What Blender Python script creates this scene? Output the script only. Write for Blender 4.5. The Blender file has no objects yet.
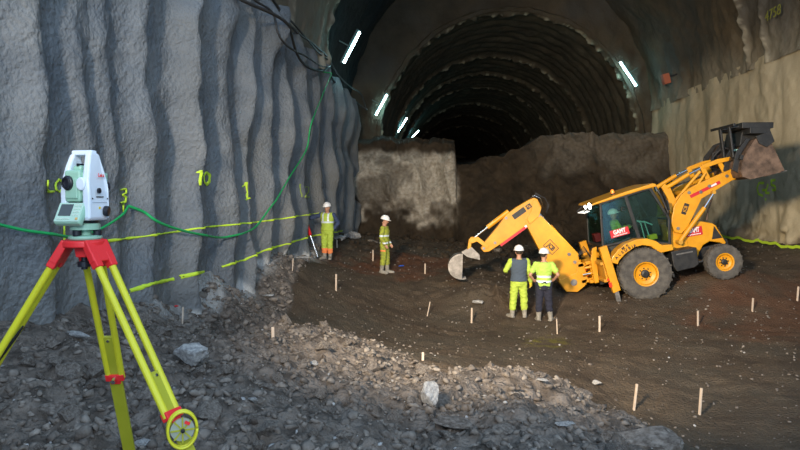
import bpy, bmesh, math, random
import numpy as np
from mathutils import Vector, Matrix, Euler
random.seed(7)
R = math.radians
PI = math.pi
COL = bpy.context.scene.collection
scn = bpy.context.scene

# ------------------------------------------------------------ camera, daylight, lamps, exposure
cam = bpy.data.cameras.new('camera')
camo = bpy.data.objects.new('camera', cam)
COL.objects.link(camo)
camo.location = (0, 0, 3.2)
camo.rotation_euler = (R(90 - 2.1), 0, R(3.04))
cam.sensor_width = 36
cam.lens = 36 * 622 / 800
cam.clip_end = 500
scn.camera = camo

world = bpy.data.worlds.new('sky')
scn.world = world
world.use_nodes = True
wn = world.node_tree.nodes
wn['Background'].inputs[0].default_value = (0.46, 0.70, 1.0, 1)
wn['Background'].inputs[1].default_value = 1.5

def lamp(name, kind, loc, target, energy, color, **kw):
    l = bpy.data.lights.new(name, kind)
    l.energy = energy
    l.color = color
    for k, v in kw.items():
        setattr(l, k, v)
    o = bpy.data.objects.new(name, l)
    COL.objects.link(o)
    o.location = loc
    o.rotation_euler = (Vector(target) - Vector(loc)).to_track_quat('-Z', 'Y').to_euler()
    return o

# site floodlights standing on the open side, behind and left of the camera
lamp('site_floodlight', 'SPOT', (-2.6, 1.2, 5.6), (5.4, 20, 2.5), 18500, (1.0, 0.80, 0.56),
     spot_size=R(66), spot_blend=1.0, shadow_soft_size=0.5)
lamp('site_floodlight', 'SPOT', (-1.0, -6.0, 5.6), (-4.1, 23, 3.8), 8500, (1.0, 0.86, 0.70),
     spot_size=R(26), spot_blend=1.0, shadow_soft_size=0.3)
# added soft fill lamp standing in for portal daylight, behind and above the camera
lamp('portal_fill', 'AREA', (5.0, -10.0, 9.0), (0.5, 7, 1.0), 1050, (0.93, 0.96, 1.0), shape='DISK', size=7.0)
scn.view_settings.view_transform = 'Standard'
scn.view_settings.look = 'None'
scn.view_settings.gamma = 1.0
scn.view_settings.use_curve_mapping = False
scn.view_settings.exposure = 0.0

# ------------------------------------------------------------ helpers
def tag(o, label=None, cat=None, group=None, kind=None):
    if label: o['label'] = label
    if cat: o['category'] = cat
    if group: o['group'] = group
    if kind: o['kind'] = kind
    return o

def empty(name, loc=(0, 0, 0), rot=(0, 0, 0), **kw):
    o = bpy.data.objects.new(name, None)
    COL.objects.link(o)
    o.location = loc
    o.rotation_euler = rot
    o.empty_display_size = 0.1
    return tag(o, **kw)

def _hash(ix, iy, iz, s):
    n = (ix.astype(np.int64) * 374761393 + iy.astype(np.int64) * 668265263 + iz.astype(np.int64) * 2147483647 + s * 974711) & 0xffffffff
    n = ((n ^ (n >> 13)) * 1274126177) & 0xffffffff
    n = (n ^ (n >> 16)) & 0xffffff
    return n / float(0xffffff)

def vn(x, y, z=0.0, s=0):
    x, y, z = np.broadcast_arrays(np.asarray(x, float), np.asarray(y, float), np.asarray(z, float))
    ix, iy, iz = np.floor(x), np.floor(y), np.floor(z)
    fx, fy, fz = x - ix, y - iy, z - iz
    fx, fy, fz = [f * f * (3 - 2 * f) for f in (fx, fy, fz)]
    r = 0
    for a in (0, 1):
        for b in (0, 1):
            for c in (0, 1):
                r = r + (fx if a else 1 - fx) * (fy if b else 1 - fy) * (fz if c else 1 - fz) * _hash(ix + a, iy + b, iz + c, s)
    return r * 2 - 1

def fbm(x, y, z=0.0, s=0, o=4, g=0.5):
    r, a, f = 0, 1.0, 1.0
    for i in range(o):
        r = r + a * vn(np.asarray(x) * f, np.asarray(y) * f, np.asarray(z) * f, s + i * 17)
        a *= g
        f *= 2.03
    return r

def cells(x, y, s=0):
    x, y = np.asarray(x, float), np.asarray(y, float)
    ix, iy = np.floor(x), np.floor(y)
    d1 = np.full(x.shape, 9.0); h = np.zeros(x.shape)
    for a in (-1, 0, 1):
        for b in (-1, 0, 1):
            px = ix + a + _hash(ix + a, iy + b, ix * 0, s)
            py = iy + b + _hash(ix + a, iy + b, ix * 0, s + 5)
            d = np.hypot(px - x, py - y)
            hh = _hash(ix + a, iy + b, ix * 0, s + 9)
            m = d < d1
            d1 = np.where(m, d, d1); h = np.where(m, hh, h)
    return d1, h

def sm(a, b, x):
    t = np.clip((np.asarray(x, float) - a) / (b - a), 0, 1)
    return t * t * (3 - 2 * t)

# camera ray helper: the point seen at pixel (px, py) lying at distance Y down the tunnel
_cm = camo.rotation_euler.to_matrix()
def ray(px, py):
    return _cm @ Vector(((px - 400) / 622, -(py - 225) / 622, -1))
def at(px, py, Y):
    d = ray(px, py)
    return Vector((0, 0, 3.2)) + d * (Y / d.y)

# ------------------------------------------------------------ materials
def mat(name, col, rough=0.8, metal=0.0, col2=None, scale=3.0, bump=0.0, bscale=20.0, detail=5, col3=None,
        emit=None, estr=0.0, attr=None, attrcol=None, spec=0.5, coat=0.0, contrast=(0.35, 0.65)):
    m = bpy.data.materials.new(name)
    m.use_nodes = True
    nt = m.node_tree
    N, L = nt.nodes, nt.links
    b = N['Principled BSDF']
    b.inputs['Roughness'].default_value = rough
    b.inputs['Metallic'].default_value = metal
    b.inputs['Specular IOR Level'].default_value = spec
    b.inputs['Coat Weight'].default_value = coat
    b.inputs['Base Color'].default_value = (*col, 1)
    tc = N.new('ShaderNodeTexCoord')
    last = None
    if col2:
        n = N.new('ShaderNodeTexNoise'); n.inputs['Scale'].default_value = scale; n.inputs['Detail'].default_value = detail
        n.inputs['Roughness'].default_value = 0.62
        L.new(tc.outputs['Object'], n.inputs['Vector'])
        r = N.new('ShaderNodeValToRGB')
        r.color_ramp.elements[0].position = contrast[0]; r.color_ramp.elements[0].color = (*col, 1)
        r.color_ramp.elements[1].position = contrast[1]; r.color_ramp.elements[1].color = (*col2, 1)
        L.new(n.outputs['Fac'], r.inputs['Fac'])
        last = r.outputs['Color']
        if col3:
            n2 = N.new('ShaderNodeTexNoise'); n2.inputs['Scale'].default_value = scale * 0.31; n2.inputs['Detail'].default_value = 6
            L.new(tc.outputs['Object'], n2.inputs['Vector'])
            r2 = N.new('ShaderNodeValToRGB'); r2.color_ramp.elements[0].position = 0.5; r2.color_ramp.elements[1].position = 0.68
            L.new(n2.outputs['Fac'], r2.inputs['Fac'])
            mx = N.new('ShaderNodeMix'); mx.data_type = 'RGBA'
            L.new(r2.outputs['Color'], mx.inputs[0]); L.new(last, mx.inputs[6]); mx.inputs[7].default_value = (*col3, 1)
            last = mx.outputs[2]
    for (an, ac) in (attr or []):
        a = N.new('ShaderNodeAttribute'); a.attribute_name = an
        mx = N.new('ShaderNodeMix'); mx.data_type = 'RGBA'
        L.new(a.outputs['Fac'], mx.inputs[0])
        if last is not None: L.new(last, mx.inputs[6])
        else: mx.inputs[6].default_value = (*col, 1)
        if isinstance(ac[0], (tuple, list)):
            n3 = N.new('ShaderNodeTexNoise'); n3.inputs['Scale'].default_value = 6.0; n3.inputs['Detail'].default_value = 6
            L.new(tc.outputs['Object'], n3.inputs['Vector'])
            r3 = N.new('ShaderNodeValToRGB'); r3.color_ramp.elements[0].position = 0.35; r3.color_ramp.elements[1].position = 0.66
            r3.color_ramp.elements[0].color = (*ac[0], 1); r3.color_ramp.elements[1].color = (*ac[1], 1)
            L.new(n3.outputs['Fac'], r3.inputs['Fac']); L.new(r3.outputs['Color'], mx.inputs[7])
        else:
            mx.inputs[7].default_value = (*ac, 1)
        last = mx.outputs[2]
    if last is not None: L.new(last, b.inputs['Base Color'])
    if bump:
        nb = N.new('ShaderNodeTexNoise'); nb.inputs['Scale'].default_value = bscale; nb.inputs['Detail'].default_value = 6
        L.new(tc.outputs['Object'], nb.inputs['Vector'])
        bp = N.new('ShaderNodeBump'); bp.inputs['Strength'].default_value = 1.0; bp.inputs['Distance'].default_value = bump
        L.new(nb.outputs['Fac'], bp.inputs['Height']); L.new(bp.outputs['Normal'], b.inputs['Normal'])
    if emit:
        b.inputs['Emission Color'].default_value = (*emit, 1)
        b.inputs['Emission Strength'].default_value = estr
    return m

def glass(name, tint, gl=0.1):
    m = bpy.data.materials.new(name); m.use_nodes = True
    nt = m.node_tree; N, L = nt.nodes, nt.links
    N.remove(N['Principled BSDF'])
    t = N.new('ShaderNodeBsdfTransparent'); t.inputs[0].default_value = (*tint, 1)
    g = N.new('ShaderNodeBsdfGlossy'); g.inputs['Roughness'].default_value = 0.08; g.inputs[0].default_value = (0.7, 0.9, 0.9, 1)
    mx = N.new('ShaderNodeMixShader'); mx.inputs[0].default_value = gl
    L.new(t.outputs[0], mx.inputs[1]); L.new(g.outputs[0], mx.inputs[2])
    L.new(mx.outputs[0], N['Material Output'].inputs[0])
    return m

M = dict(
    wall_l=mat('shotcrete_grey', (0.135, 0.155, 0.175), 0.7, col2=(0.21, 0.225, 0.235), scale=1.2, bump=0.045, bscale=15, col3=(0.185, 0.19, 0.185),
               attr=[('lime', (0.62, 0.63, 0.62))], spec=0.4),
    wall_r=mat('shotcrete_ochre', (0.50, 0.43, 0.29), 0.8, col2=(0.62, 0.54, 0.38), scale=0.8, bump=0.012, bscale=14, col3=(0.42, 0.34, 0.21),
               attr=[('stain', (0.12, 0.085, 0.055))]),
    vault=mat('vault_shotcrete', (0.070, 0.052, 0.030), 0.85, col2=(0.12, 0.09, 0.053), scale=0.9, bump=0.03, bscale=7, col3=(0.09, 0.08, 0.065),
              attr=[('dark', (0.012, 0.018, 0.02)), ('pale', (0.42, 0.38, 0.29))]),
    tunnel=mat('tunnel_shotcrete', (0.065, 0.052, 0.034), 0.85, col2=(0.125, 0.10, 0.066), scale=0.8, bump=0.04, bscale=6,
               attr=[('pale', (0.40, 0.36, 0.26))]),
    soil=mat('wet_soil', (0.052, 0.037, 0.025), 0.82, col2=(0.105, 0.078, 0.052), scale=1.6, bump=0.05, bscale=24, detail=8, col3=(0.075, 0.062, 0.045),
             attr=[('heap', ((0.07, 0.057, 0.047), (0.21, 0.18, 0.155))), ('red', (0.12, 0.045, 0.02)), ('lime', (0.55, 0.56, 0.55)), ('sulphur', (0.15, 0.13, 0.02))], spec=0.35),
    rock=mat('rubble_rock', (0.075, 0.060, 0.050), 0.85, col2=(0.27, 0.24, 0.21), scale=5, bump=0.012, bscale=30, detail=8),
    palerock=mat('pale_rock', (0.22, 0.22, 0.225), 0.8, col2=(0.52, 0.52, 0.51), scale=5, bump=0.012, bscale=20, detail=8),
    bench=mat('bench_rock', (0.026, 0.018, 0.010), 0.9, col2=(0.060, 0.041, 0.023), scale=1.3, bump=0.07, bscale=5, detail=8,
              attr=[('lime', ((0.34, 0.30, 0.24), (0.55, 0.50, 0.42)))]),
    yellow=mat('machine_yellow', (0.66, 0.29, 0.010), 0.38, col2=(0.74, 0.35, 0.014), scale=4, coat=0.3),
    dusty=mat('machine_yellow_dusty', (0.68, 0.33, 0.02), 0.5, col2=(0.50, 0.27, 0.04), scale=9),
    black=mat('black_paint', (0.012, 0.013, 0.015), 0.5, col2=(0.03, 0.03, 0.03), scale=8),
    blackrub=mat('black_rubber', (0.016, 0.016, 0.018), 0.6),
    tyre=mat('dusty_tyre', (0.055, 0.052, 0.05), 0.85, col2=(0.12, 0.112, 0.10), scale=6, bump=0.01, bscale=30),
    chrome=mat('chrome', (0.75, 0.77, 0.8), 0.16, 1.0),
    steel=mat('worn_steel', (0.17, 0.16, 0.15), 0.45, 0.7, col2=(0.33, 0.31, 0.29), scale=6, bump=0.004, bscale=30),
    rust=mat('muddy_steel', (0.055, 0.036, 0.026), 0.7, 0.15, col2=(0.19, 0.125, 0.09), scale=4, bump=0.01, bscale=14),
    cabglass=glass('cab_glass', (0.62, 0.78, 0.74), 0.07),
    interior=mat('cab_interior', (0.03, 0.035, 0.035), 0.7),
    teal=mat('pale_teal', (0.35, 0.62, 0.58), 0.5),
    white=mat('white_paint', (0.80, 0.82, 0.84), 0.35),
    red=mat('sign_red', (0.55, 0.02, 0.03), 0.45),
    lampon=mat('lamp_on', (1, 1, 1), 0.3, emit=(1.0, 0.93, 0.82), estr=22),
    trayglow=mat('tray_glow', (0.9, 0.9, 0.9), 0.3, emit=(1.0, 0.95, 0.85), estr=1.0),
    beacon=mat('orange_beacon', (0.9, 0.22, 0.02), 0.3, emit=(1.0, 0.25, 0.03), estr=1.0),
    tail=mat('tail_lamp_red', (0.8, 0.03, 0.01), 0.3, emit=(1.0, 0.05, 0.02), estr=0.6),
    tube=mat('fluorescent_tube', (1, 1, 1), 0.3, emit=(0.62, 0.95, 1.0), estr=26),
    tubebox=mat('lamp_housing', (0.12, 0.2, 0.19), 0.6),
    skin=mat('skin', (0.45, 0.24, 0.16), 0.55),
    hair=mat('dark_hair', (0.025, 0.018, 0.012), 0.7),
    helmet=mat('white_helmet', (0.82, 0.83, 0.84), 0.3),
    hivis=mat('hivis_yellow', (0.44, 0.58, 0.07), 0.8, col2=(0.36, 0.48, 0.06), scale=9),
    hivistee=mat('hivis_lime', (0.38, 0.60, 0.09), 0.8, col2=(0.44, 0.66, 0.11), scale=9),
    hivisdirty=mat('hivis_soiled', (0.36, 0.42, 0.03), 0.85, col2=(0.20, 0.22, 0.05), scale=14),
    silver=mat('reflective_silver', (0.66, 0.76, 0.82), 0.35),
    navy=mat('navy_cloth', (0.03, 0.05, 0.12), 0.9, col2=(0.045, 0.065, 0.13), scale=12),
    slate=mat('slate_cloth', (0.06, 0.085, 0.12), 0.9),
    darknavy=mat('dark_trousers', (0.018, 0.02, 0.038), 0.9),
    boot=mat('muddy_boot', (0.20, 0.19, 0.165), 0.75, col2=(0.32, 0.30, 0.26), scale=14),
    orange=mat('orange_cloth', (0.85, 0.25, 0.08), 0.8),
    glove=mat('yellow_glove', (0.75, 0.60, 0.03), 0.8),
    tsgreen=mat('instrument_green', (0.33, 0.58, 0.45), 0.4),
    tsgreend=mat('instrument_dark_green', (0.16, 0.34, 0.25), 0.45),
    tswhite=mat('instrument_white', (0.74, 0.84, 0.95), 0.3),
    tsblack=mat('instrument_black', (0.012, 0.014, 0.022), 0.35),
    screen=mat('screen_grey', (0.10, 0.12, 0.13), 0.25),
    key=mat('keys_pale', (0.62, 0.74, 0.64), 0.5),
    tred=mat('tripod_red', (0.85, 0.03, 0.035), 0.4),
    tyel=mat('tripod_yellow', (0.72, 0.70, 0.03), 0.38, col2=(0.64, 0.62, 0.03), scale=6),
    tyeld=mat('tripod_olive_yellow', (0.36, 0.38, 0.02), 0.45, col2=(0.42, 0.43, 0.03), scale=5),
    strap=mat('black_strap', (0.02, 0.022, 0.03), 0.8),
    wood=mat('stake_wood', (0.52, 0.42, 0.33), 0.75, col2=(0.62, 0.52, 0.43), scale=18),
    hose=mat('green_hose', (0.02, 0.46, 0.13), 0.45),
    paint=mat('lime_spray_paint', (0.62, 0.86, 0.05), 0.7),
    tape=mat('lime_tape', (0.58, 0.85, 0.05), 0.6),
    cable=mat('grey_cable', (0.055, 0.055, 0.055), 0.6),
    boxred=mat('terracotta_box', (0.42, 0.12, 0.06), 0.6),
    blue=mat('blue_plastic', (0.03, 0.12, 0.6), 0.4),
    disc=mat('reel_disc', (0.45, 0.50, 0.42), 0.35, 0.4),
)

# ------------------------------------------------------------ mesh builder
class MB:
    def __init__(s):
        s.v = []; s.f = []; s.m = []
    def add(s, vs, fs, mi=0):
        o = len(s.v)
        s.v += [tuple(v) for v in vs]
        s.f += [tuple(i + o for i in f) for f in fs]
        s.m += [mi] * len(fs)
        return s
    def box(s, c, d, rot=None, mi=0, taper=1.0):
        x, y, z = [q / 2 for q in d]
        vs = [Vector((a * x * (taper if k > 0 else 1), b * y * (taper if k > 0 else 1), k * z)) for k in (-1, 1) for a, b in ((-1, -1), (1, -1), (1, 1), (-1, 1))]
        mt = (Euler(rot).to_matrix() if isinstance(rot, (tuple, list)) else rot) if rot is not None else Matrix.Identity(3)
        vs = [mt @ v + Vector(c) for v in vs]
        return s.add(vs, [(3, 2, 1, 0), (4, 5, 6, 7), (0, 1, 5, 4), (1, 2, 6, 5), (2, 3, 7, 6), (3, 0, 4, 7)], mi)
    def bar(s, p0, p1, w, h, up=(0, 0, 1), mi=0):      # rectangular bar, w sideways, h along 'up'
        p0, p1 = Vector(p0), Vector(p1)
        d = p1 - p0; z = d.normalized(); u = Vector(up)
        x = u.cross(z)
        if x.length < 1e-4: x = Vector((1, 0, 0)).cross(z)
        x.normalize(); y = z.cross(x)
        mt = Matrix((x, y, z)).transposed()
        return s.box((p0 + p1) / 2, (w, h, d.length), mt, mi)
    def cyl(s, p0, p1, r0, r1=None, n=20, mi=0, cap=True):
        p0, p1 = Vector(p0), Vector(p1); r1 = r0 if r1 is None else r1
        z = (p1 - p0).normalized(); x = z.orthogonal().normalized(); y = z.cross(x)
        vs = []
        for p, r in ((p0, r0), (p1, r1)):
            vs += [p + (x * math.cos(2 * PI * i / n) + y * math.sin(2 * PI * i / n)) * r for i in range(n)]
        fs = [(i, (i + 1) % n, n + (i + 1) % n, n + i) for i in range(n)]
        if cap: fs += [tuple(range(n - 1, -1, -1)), tuple(range(n, 2 * n))]
        return s.add(vs, fs, mi)
    def prism(s, poly, y0, y1, mi=0):                   # polygon in x,z extruded along y
        n = len(poly)
        ar = sum(poly[i][0] * poly[(i + 1) % n][1] - poly[(i + 1) % n][0] * poly[i][1] for i in range(n))
        if ar < 0: poly = poly[::-1]
        vs = [(x, y0, z) for x, z in poly] + [(x, y1, z) for x, z in poly]
        return s.add(vs, [tuple(range(n)), tuple(range(2 * n - 1, n - 1, -1))] + [((i + 1) % n, i, n + i, n + (i + 1) % n) for i in range(n)], mi)
    def tube(s, pts, r, n=8, mi=0):
        pts = [Vector(p) for p in pts]
        vs = []; x = None
        for i, p in enumerate(pts):
            t = (pts[min(i + 1, len(pts) - 1)] - pts[max(i - 1, 0)]).normalized()
            x = t.orthogonal().normalized() if x is None else (x - t * x.dot(t)).normalized()
            y = t.cross(x)
            rr = r[i] if isinstance(r, (list, tuple)) else r
            vs += [p + (x * math.cos(2 * PI * k / n) + y * math.sin(2 * PI * k / n)) * rr for k in range(n)]
        fs = [(i * n + k, i * n + (k + 1) % n, (i + 1) * n + (k + 1) % n, (i + 1) * n + k) for i in range(len(pts) - 1) for k in range(n)]
        fs += [tuple(range(n - 1, -1, -1)), tuple(range(len(vs) - n, len(vs)))]
        return s.add(vs, fs, mi)
    def ell(s, c, r, rot=None, seg=14, rings=9, mi=0):
        mt = Euler(rot).to_matrix() if rot is not None else Matrix.Identity(3)
        vs = [mt @ Vector((0, 0, -r[2])) + Vector(c)]
        for i in range(1, rings):
            a = -PI / 2 + PI * i / rings
            vs += [mt @ Vector((r[0] * math.cos(a) * math.cos(2 * PI * k / seg), r[1] * math.cos(a) * math.sin(2 * PI * k / seg), r[2] * math.sin(a))) + Vector(c) for k in range(seg)]
        vs.append(mt @ Vector((0, 0, r[2])) + Vector(c))
        fs = [(0, 1 + (k + 1) % seg, 1 + k) for k in range(seg)]
        for i in range(rings - 2):
            fs += [(1 + i * seg + k, 1 + i * seg + (k + 1) % seg, 1 + (i + 1) * seg + (k + 1) % seg, 1 + (i + 1) * seg + k) for k in range(seg)]
        e = len(vs) - 1; b0 = 1 + (rings - 2) * seg
        fs += [(b0 + k, b0 + (k + 1) % seg, e) for k in range(seg)]
        return s.add(vs, fs, mi)
    def lathe(s, prof, c, axis=(0, 0, 1), n=32, mi=0):  # prof: (r, h) pairs, open profile, closed to the axis if r=0
        z = Vector(axis).normalized(); x = z.orthogonal().normalized(); y = z.cross(x); c = Vector(c)
        vs = []
        for r, h in prof:
            vs += [c + z * h + (x * math.cos(2 * PI * k / n) + y * math.sin(2 * PI * k / n)) * max(r, 1e-4) for k in range(n)]
        fs = [(i * n + k, i * n + (k + 1) % n, (i + 1) * n + (k + 1) % n, (i + 1) * n + k) for i in range(len(prof) - 1) for k in range(n)]
        return s.add(vs, fs, mi)
    def rings(s, rg, n=18, mi=0):                       # rg: (cx, cy, cz, rx, ry)
        vs = []
        for cx, cy, cz, rx, ry in rg:
            vs += [(cx + rx * math.cos(2 * PI * k / n), cy + ry * math.sin(2 * PI * k / n), cz) for k in range(n)]
        fs = [(i * n + k, i * n + (k + 1) % n, (i + 1) * n + (k + 1) % n, (i + 1) * n + k) for i in range(len(rg) - 1) for k in range(n)]
        fs += [tuple(range(n - 1, -1, -1)), tuple(range(len(vs) - n, len(vs)))]
        return s.add(vs, fs, mi)
    def mesh(s, name):
        me = bpy.data.meshes.new(name)
        me.from_pydata(s.v, [], s.f)
        me.update()
        return me
    def build(s, name, mats, parent=None, smooth=False, bevel=0.0, **kw):
        me = s.mesh(name)
        for m_ in (mats if isinstance(mats, (list, tuple)) else [mats]):
            me.materials.append(m_)
        if any(s.m): me.polygons.foreach_set('material_index', s.m)
        bm = bmesh.new(); bm.from_mesh(me)
        bmesh.ops.recalc_face_normals(bm, faces=bm.faces)
        bm.to_mesh(me); bm.free()
        if smooth: me.polygons.foreach_set('use_smooth', [True] * len(me.polygons))
        o = bpy.data.objects.new(name, me)
        COL.objects.link(o)
        if parent is not None: o.parent = parent
        if bevel:
            b = o.modifiers.new('bevel', 'BEVEL'); b.width = bevel; b.segments = 2; b.limit_method = 'ANGLE'; b.angle_limit = R(40)
        if smooth == 'auto' or (smooth and smooth is not True):
            pass
        return tag(o, **kw)

def remesh(mb, name, voxel, mats, parent, matfn=None, smooth=4, wrinkle=0.0, **kw):
    me = mb.mesh('raw')
    o = bpy.data.objects.new('raw', me); COL.objects.link(o)
    md = o.modifiers.new('r', 'REMESH'); md.mode = 'VOXEL'; md.voxel_size = voxel; md.use_smooth_shade = True
    ms = o.modifiers.new('s', 'SMOOTH'); ms.iterations = smooth; ms.factor = 0.5
    dg = bpy.context.evaluated_depsgraph_get(); dg.update()
    ev = o.evaluated_get(dg)
    nm = bpy.data.meshes.new_from_object(ev)
    bpy.data.objects.remove(o)
    nm.name = name
    nm.materials.clear()
    for m_ in (mats if isinstance(mats, (list, tuple)) else [mats]): nm.materials.append(m_)
    n = len(nm.vertices)
    co = np.empty(n * 3); nm.vertices.foreach_get('co', co); co = co.reshape(-1, 3)
    if wrinkle and n:
        w = fbm(co[:, 0] * 14, co[:, 1] * 14, co[:, 2] * 22, 3, 2) * wrinkle
        no = np.empty(n * 3); nm.vertex_normals.foreach_get('vector', no); no = no.reshape(-1, 3)
        nm.vertices.foreach_set('co', (co + no * w[:, None]).ravel())
    nm.polygons.foreach_set('use_smooth', [True] * len(nm.polygons))
    if matfn: nm.polygons.foreach_set('material_index', [matfn(p.center) for p in nm.polygons])
    nm.update()
    r = bpy.data.objects.new(name, nm); COL.objects.link(r)
    r.parent = parent
    return tag(r, **kw)

def grid_mesh(name, P, m, attrs=None, parent=None, flip=False, smooth=True, **kw):
    nu, nv = P.shape[:2]
    me = bpy.data.meshes.new(name)
    I = np.arange(nu * nv).reshape(nu, nv)
    a, b, c, d = I[:-1, :-1], I[1:, :-1], I[1:, 1:], I[:-1, 1:]
    F = np.stack([a, d, c, b] if flip else [a, b, c, d], -1).reshape(-1, 4)
    me.vertices.add(nu * nv); me.vertices.foreach_set('co', P.reshape(-1))
    me.loops.add(F.size); me.loops.foreach_set('vertex_index', F.ravel().astype(np.int32))
    me.polygons.add(len(F)); me.polygons.foreach_set('loop_start', np.arange(0, F.size, 4, dtype=np.int32))
    me.polygons.foreach_set('loop_total', np.full(len(F), 4, dtype=np.int32))
    me.update(calc_edges=True)
    me.polygons.foreach_set('use_smooth', [smooth] * len(F))
    for k, v in (attrs or {}).items():
        at_ = me.attributes.new(k, 'FLOAT', 'POINT'); at_.data.foreach_set('value', np.clip(v, 0, 1).ravel().astype(np.float32))
    me.materials.append(m)
    o = bpy.data.objects.new(name, me); COL.objects.link(o)
    if parent: o.parent = parent
    return tag(o, **kw)

def text(body, size, m, parent, loc, rot, name='lettering', depth=0.002, bold=0.0, align='CENTER', shear=0.0, sx=1.0, **kw):
    c = bpy.data.curves.new('t', 'FONT'); c.body = body; c.size = size; c.extrude = depth; c.offset = bold
    c.align_x = align; c.align_y = 'CENTER'; c.shear = shear; c.resolution_u = 3
    o = bpy.data.objects.new('t', c); COL.objects.link(o)
    dg = bpy.context.evaluated_depsgraph_get(); dg.update()
    me = bpy.data.meshes.new_from_object(o.evaluated_get(dg))
    bpy.data.objects.remove(o)
    me.name = name
    for v in me.vertices: v.co.x *= sx
    me.materials.clear(); me.materials.append(m)
    r = bpy.data.objects.new(name, me); COL.objects.link(r)
    r.parent = parent; r.location = loc; r.rotation_euler = rot
    return tag(r, **kw)

# ------------------------------------------------------------ ground heights
CP = [(0, 315, 6.2), (100, 305, 8.1), (140, 285, 9.2), (200, 270, 11.6), (260, 255, 15.6), (340, 236, 29),
      (326, 262, 19.6), (385, 274, 19.3), (530, 320, 15.6), (622, 301, 16.4), (660, 300, 16.4), (725, 279, 16.6), (742, 275, 16.8),
      (800, 248, 20.0), (735, 240, 24.7), (646, 240, 33), (699, 415, 9.0), (633, 411, 9.0), (750, 450, 7.6), (600, 332, 14.3),
      (427, 316, 16), (300, 330, 12), (272, 340, 11), (182, 328, 9.6), (240, 300, 13), (400, 240, 32), (500, 250, 28), (560, 262, 23),
      (480, 285, 17.5), (520, 290, 17.8), (0, 450, 4.0), (100, 450, 4.0), (250, 450, 4.3), (400, 450, 4.8), (560, 450, 5.2), (650, 450, 5.8),
      (700, 450, 7.3), (400, 380, 7.5), (450, 378, 8.0), (540, 386, 7.6), (290, 334, 10), (0, 380, 5.2), (100, 380, 5.5),
      (500, 358, 11.0), (440, 350, 11.6), (560, 364, 10.6), (698, 325, 14.6), (752, 312, 15.3), (798, 300, 16), (800, 380, 10.5), (800, 270, 18),
      (640, 262, 24), (700, 258, 22.5), (558, 334, 14.2)]
cpts = [at(*c) for c in CP]
cpts += [Vector(p) for p in ((-4.4, 0, 1.9), (-2, -3, 1.6), (0, 0, 1.45), (2, 0, 1.0), (5, 0, 0.3), (9, 0, 0.2), (9, 8, 0.25), (12, 12, 0.9), (12.2, 16, 1.45), (-4.4, 24, 1.8),
                             (4, -8, 0.4), (-4.4, -8, 1.9), (12, -8, 0.5), (-4.4, 36, 1.4), (12, 37, 1.2), (4, 37, 1.1))]
K = np.array([(p.x, p.y) for p in cpts]); Kz = np.array([p.z for p in cpts])
def phi(r): return np.sqrt(r * r + 0.5)
A_ = phi(np.hypot(K[:, None, 0] - K[None, :, 0], K[:, None, 1] - K[None, :, 1])) + np.eye(len(K)) * -0.02
A2 = np.block([[A_, np.ones((len(K), 1))], [np.ones((1, len(K))), np.zeros((1, 1))]])
Wt = np.linalg.solve(A2, np.append(Kz, 0))
def Gs(x, y):
    x, y = np.asarray(x, float), np.asarray(y, float)
    r = np.full(np.broadcast(x, y).shape, Wt[-1])
    for i in range(len(K)): r = r + Wt[i] * phi(np.hypot(x - K[i, 0], y - K[i, 1]))
    return r
EX = np.array([-4.6, -3.9, -3.5, -3.0, -1.9, -0.6, 0.2, 1.0, 1.8, 2.3, 2.6, 2.9, 3.2, 30])
EY = np.array([31, 23, 16, 12.3, 10.9, 9.6, 8.8, 8.6, 7.9, 6.9, 5.8, 4.0, -3, -30])
def heapmask(x, y):
    e = np.interp(x, EX, EY) + 0.35 * vn(np.asarray(x) * 1.3, np.asarray(y) * 1.3, 0, 77)
    return sm(-0.25, 0.45, e - np.asarray(y))
def G(x, y):
    x, y = np.asarray(x, float), np.asarray(y, float)
    h = heapmask(x, y)
    z = Gs(x, y)
    z = z + 0.035 * fbm(x * 1.1, y * 1.1, 0, 5, 3) + 0.022 * fbm(x * 5, y * 5, 0, 8, 4) + 0.03 * (1 - h) * np.abs(fbm((x * .5 + y * .86) * 1.6, (y * .5 - x * .86) * .35, 0, 12, 3))
    d, hh = cells(x * 3.1, y * 3.1, 3); d2, h2 = cells(x * 8, y * 8, 4)
    z = z + h * (0.10 * fbm(x * 1.2, y * 1.2, 0, 31, 2) + (0.10 * hh) * np.clip(1 - d * 1.35, 0, 1) ** 0.6 + 0.065 * h2 * np.clip(1 - d2 * 1.3, 0, 1) ** 0.6 + 0.03 * fbm(x * 9, y * 9, 0, 41, 3))
    # spoil heap next to the digging bucket and lumpy muck towards the face
    z = z + 0.34 * np.exp(-(((x - 1.45) / 0.75) ** 2 + ((y - 16.6) / 0.7) ** 2)) * (1 + 0.4 * fbm(x * 4, y * 4, 0, 51, 3))
    far = sm(17.5, 22, y) * (1 - sm(10.5, 11.5, x))
    z = z + far * (0.10 * fbm(x * 1.8, y * 1.8, 0, 61, 4) + 0.05)
    return z
def g1(x, y): return float(G(np.array([x]), np.array([y]))[0])
def hit(px, py):                                        # where the line of sight meets the ground
    d = ray(px, py)
    ts = np.linspace(2.5, 36, 1400)
    xs, ys, zs = d.x * ts / d.y, ts, 3.2 + d.z * ts / d.y
    below = zs <= G(xs, ys)
    i = int(np.argmax(below)) if below.any() else len(ts) - 1
    return Vector((xs[i], ys[i], float(G(xs[i:i + 1], ys[i:i + 1])[0])))

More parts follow.
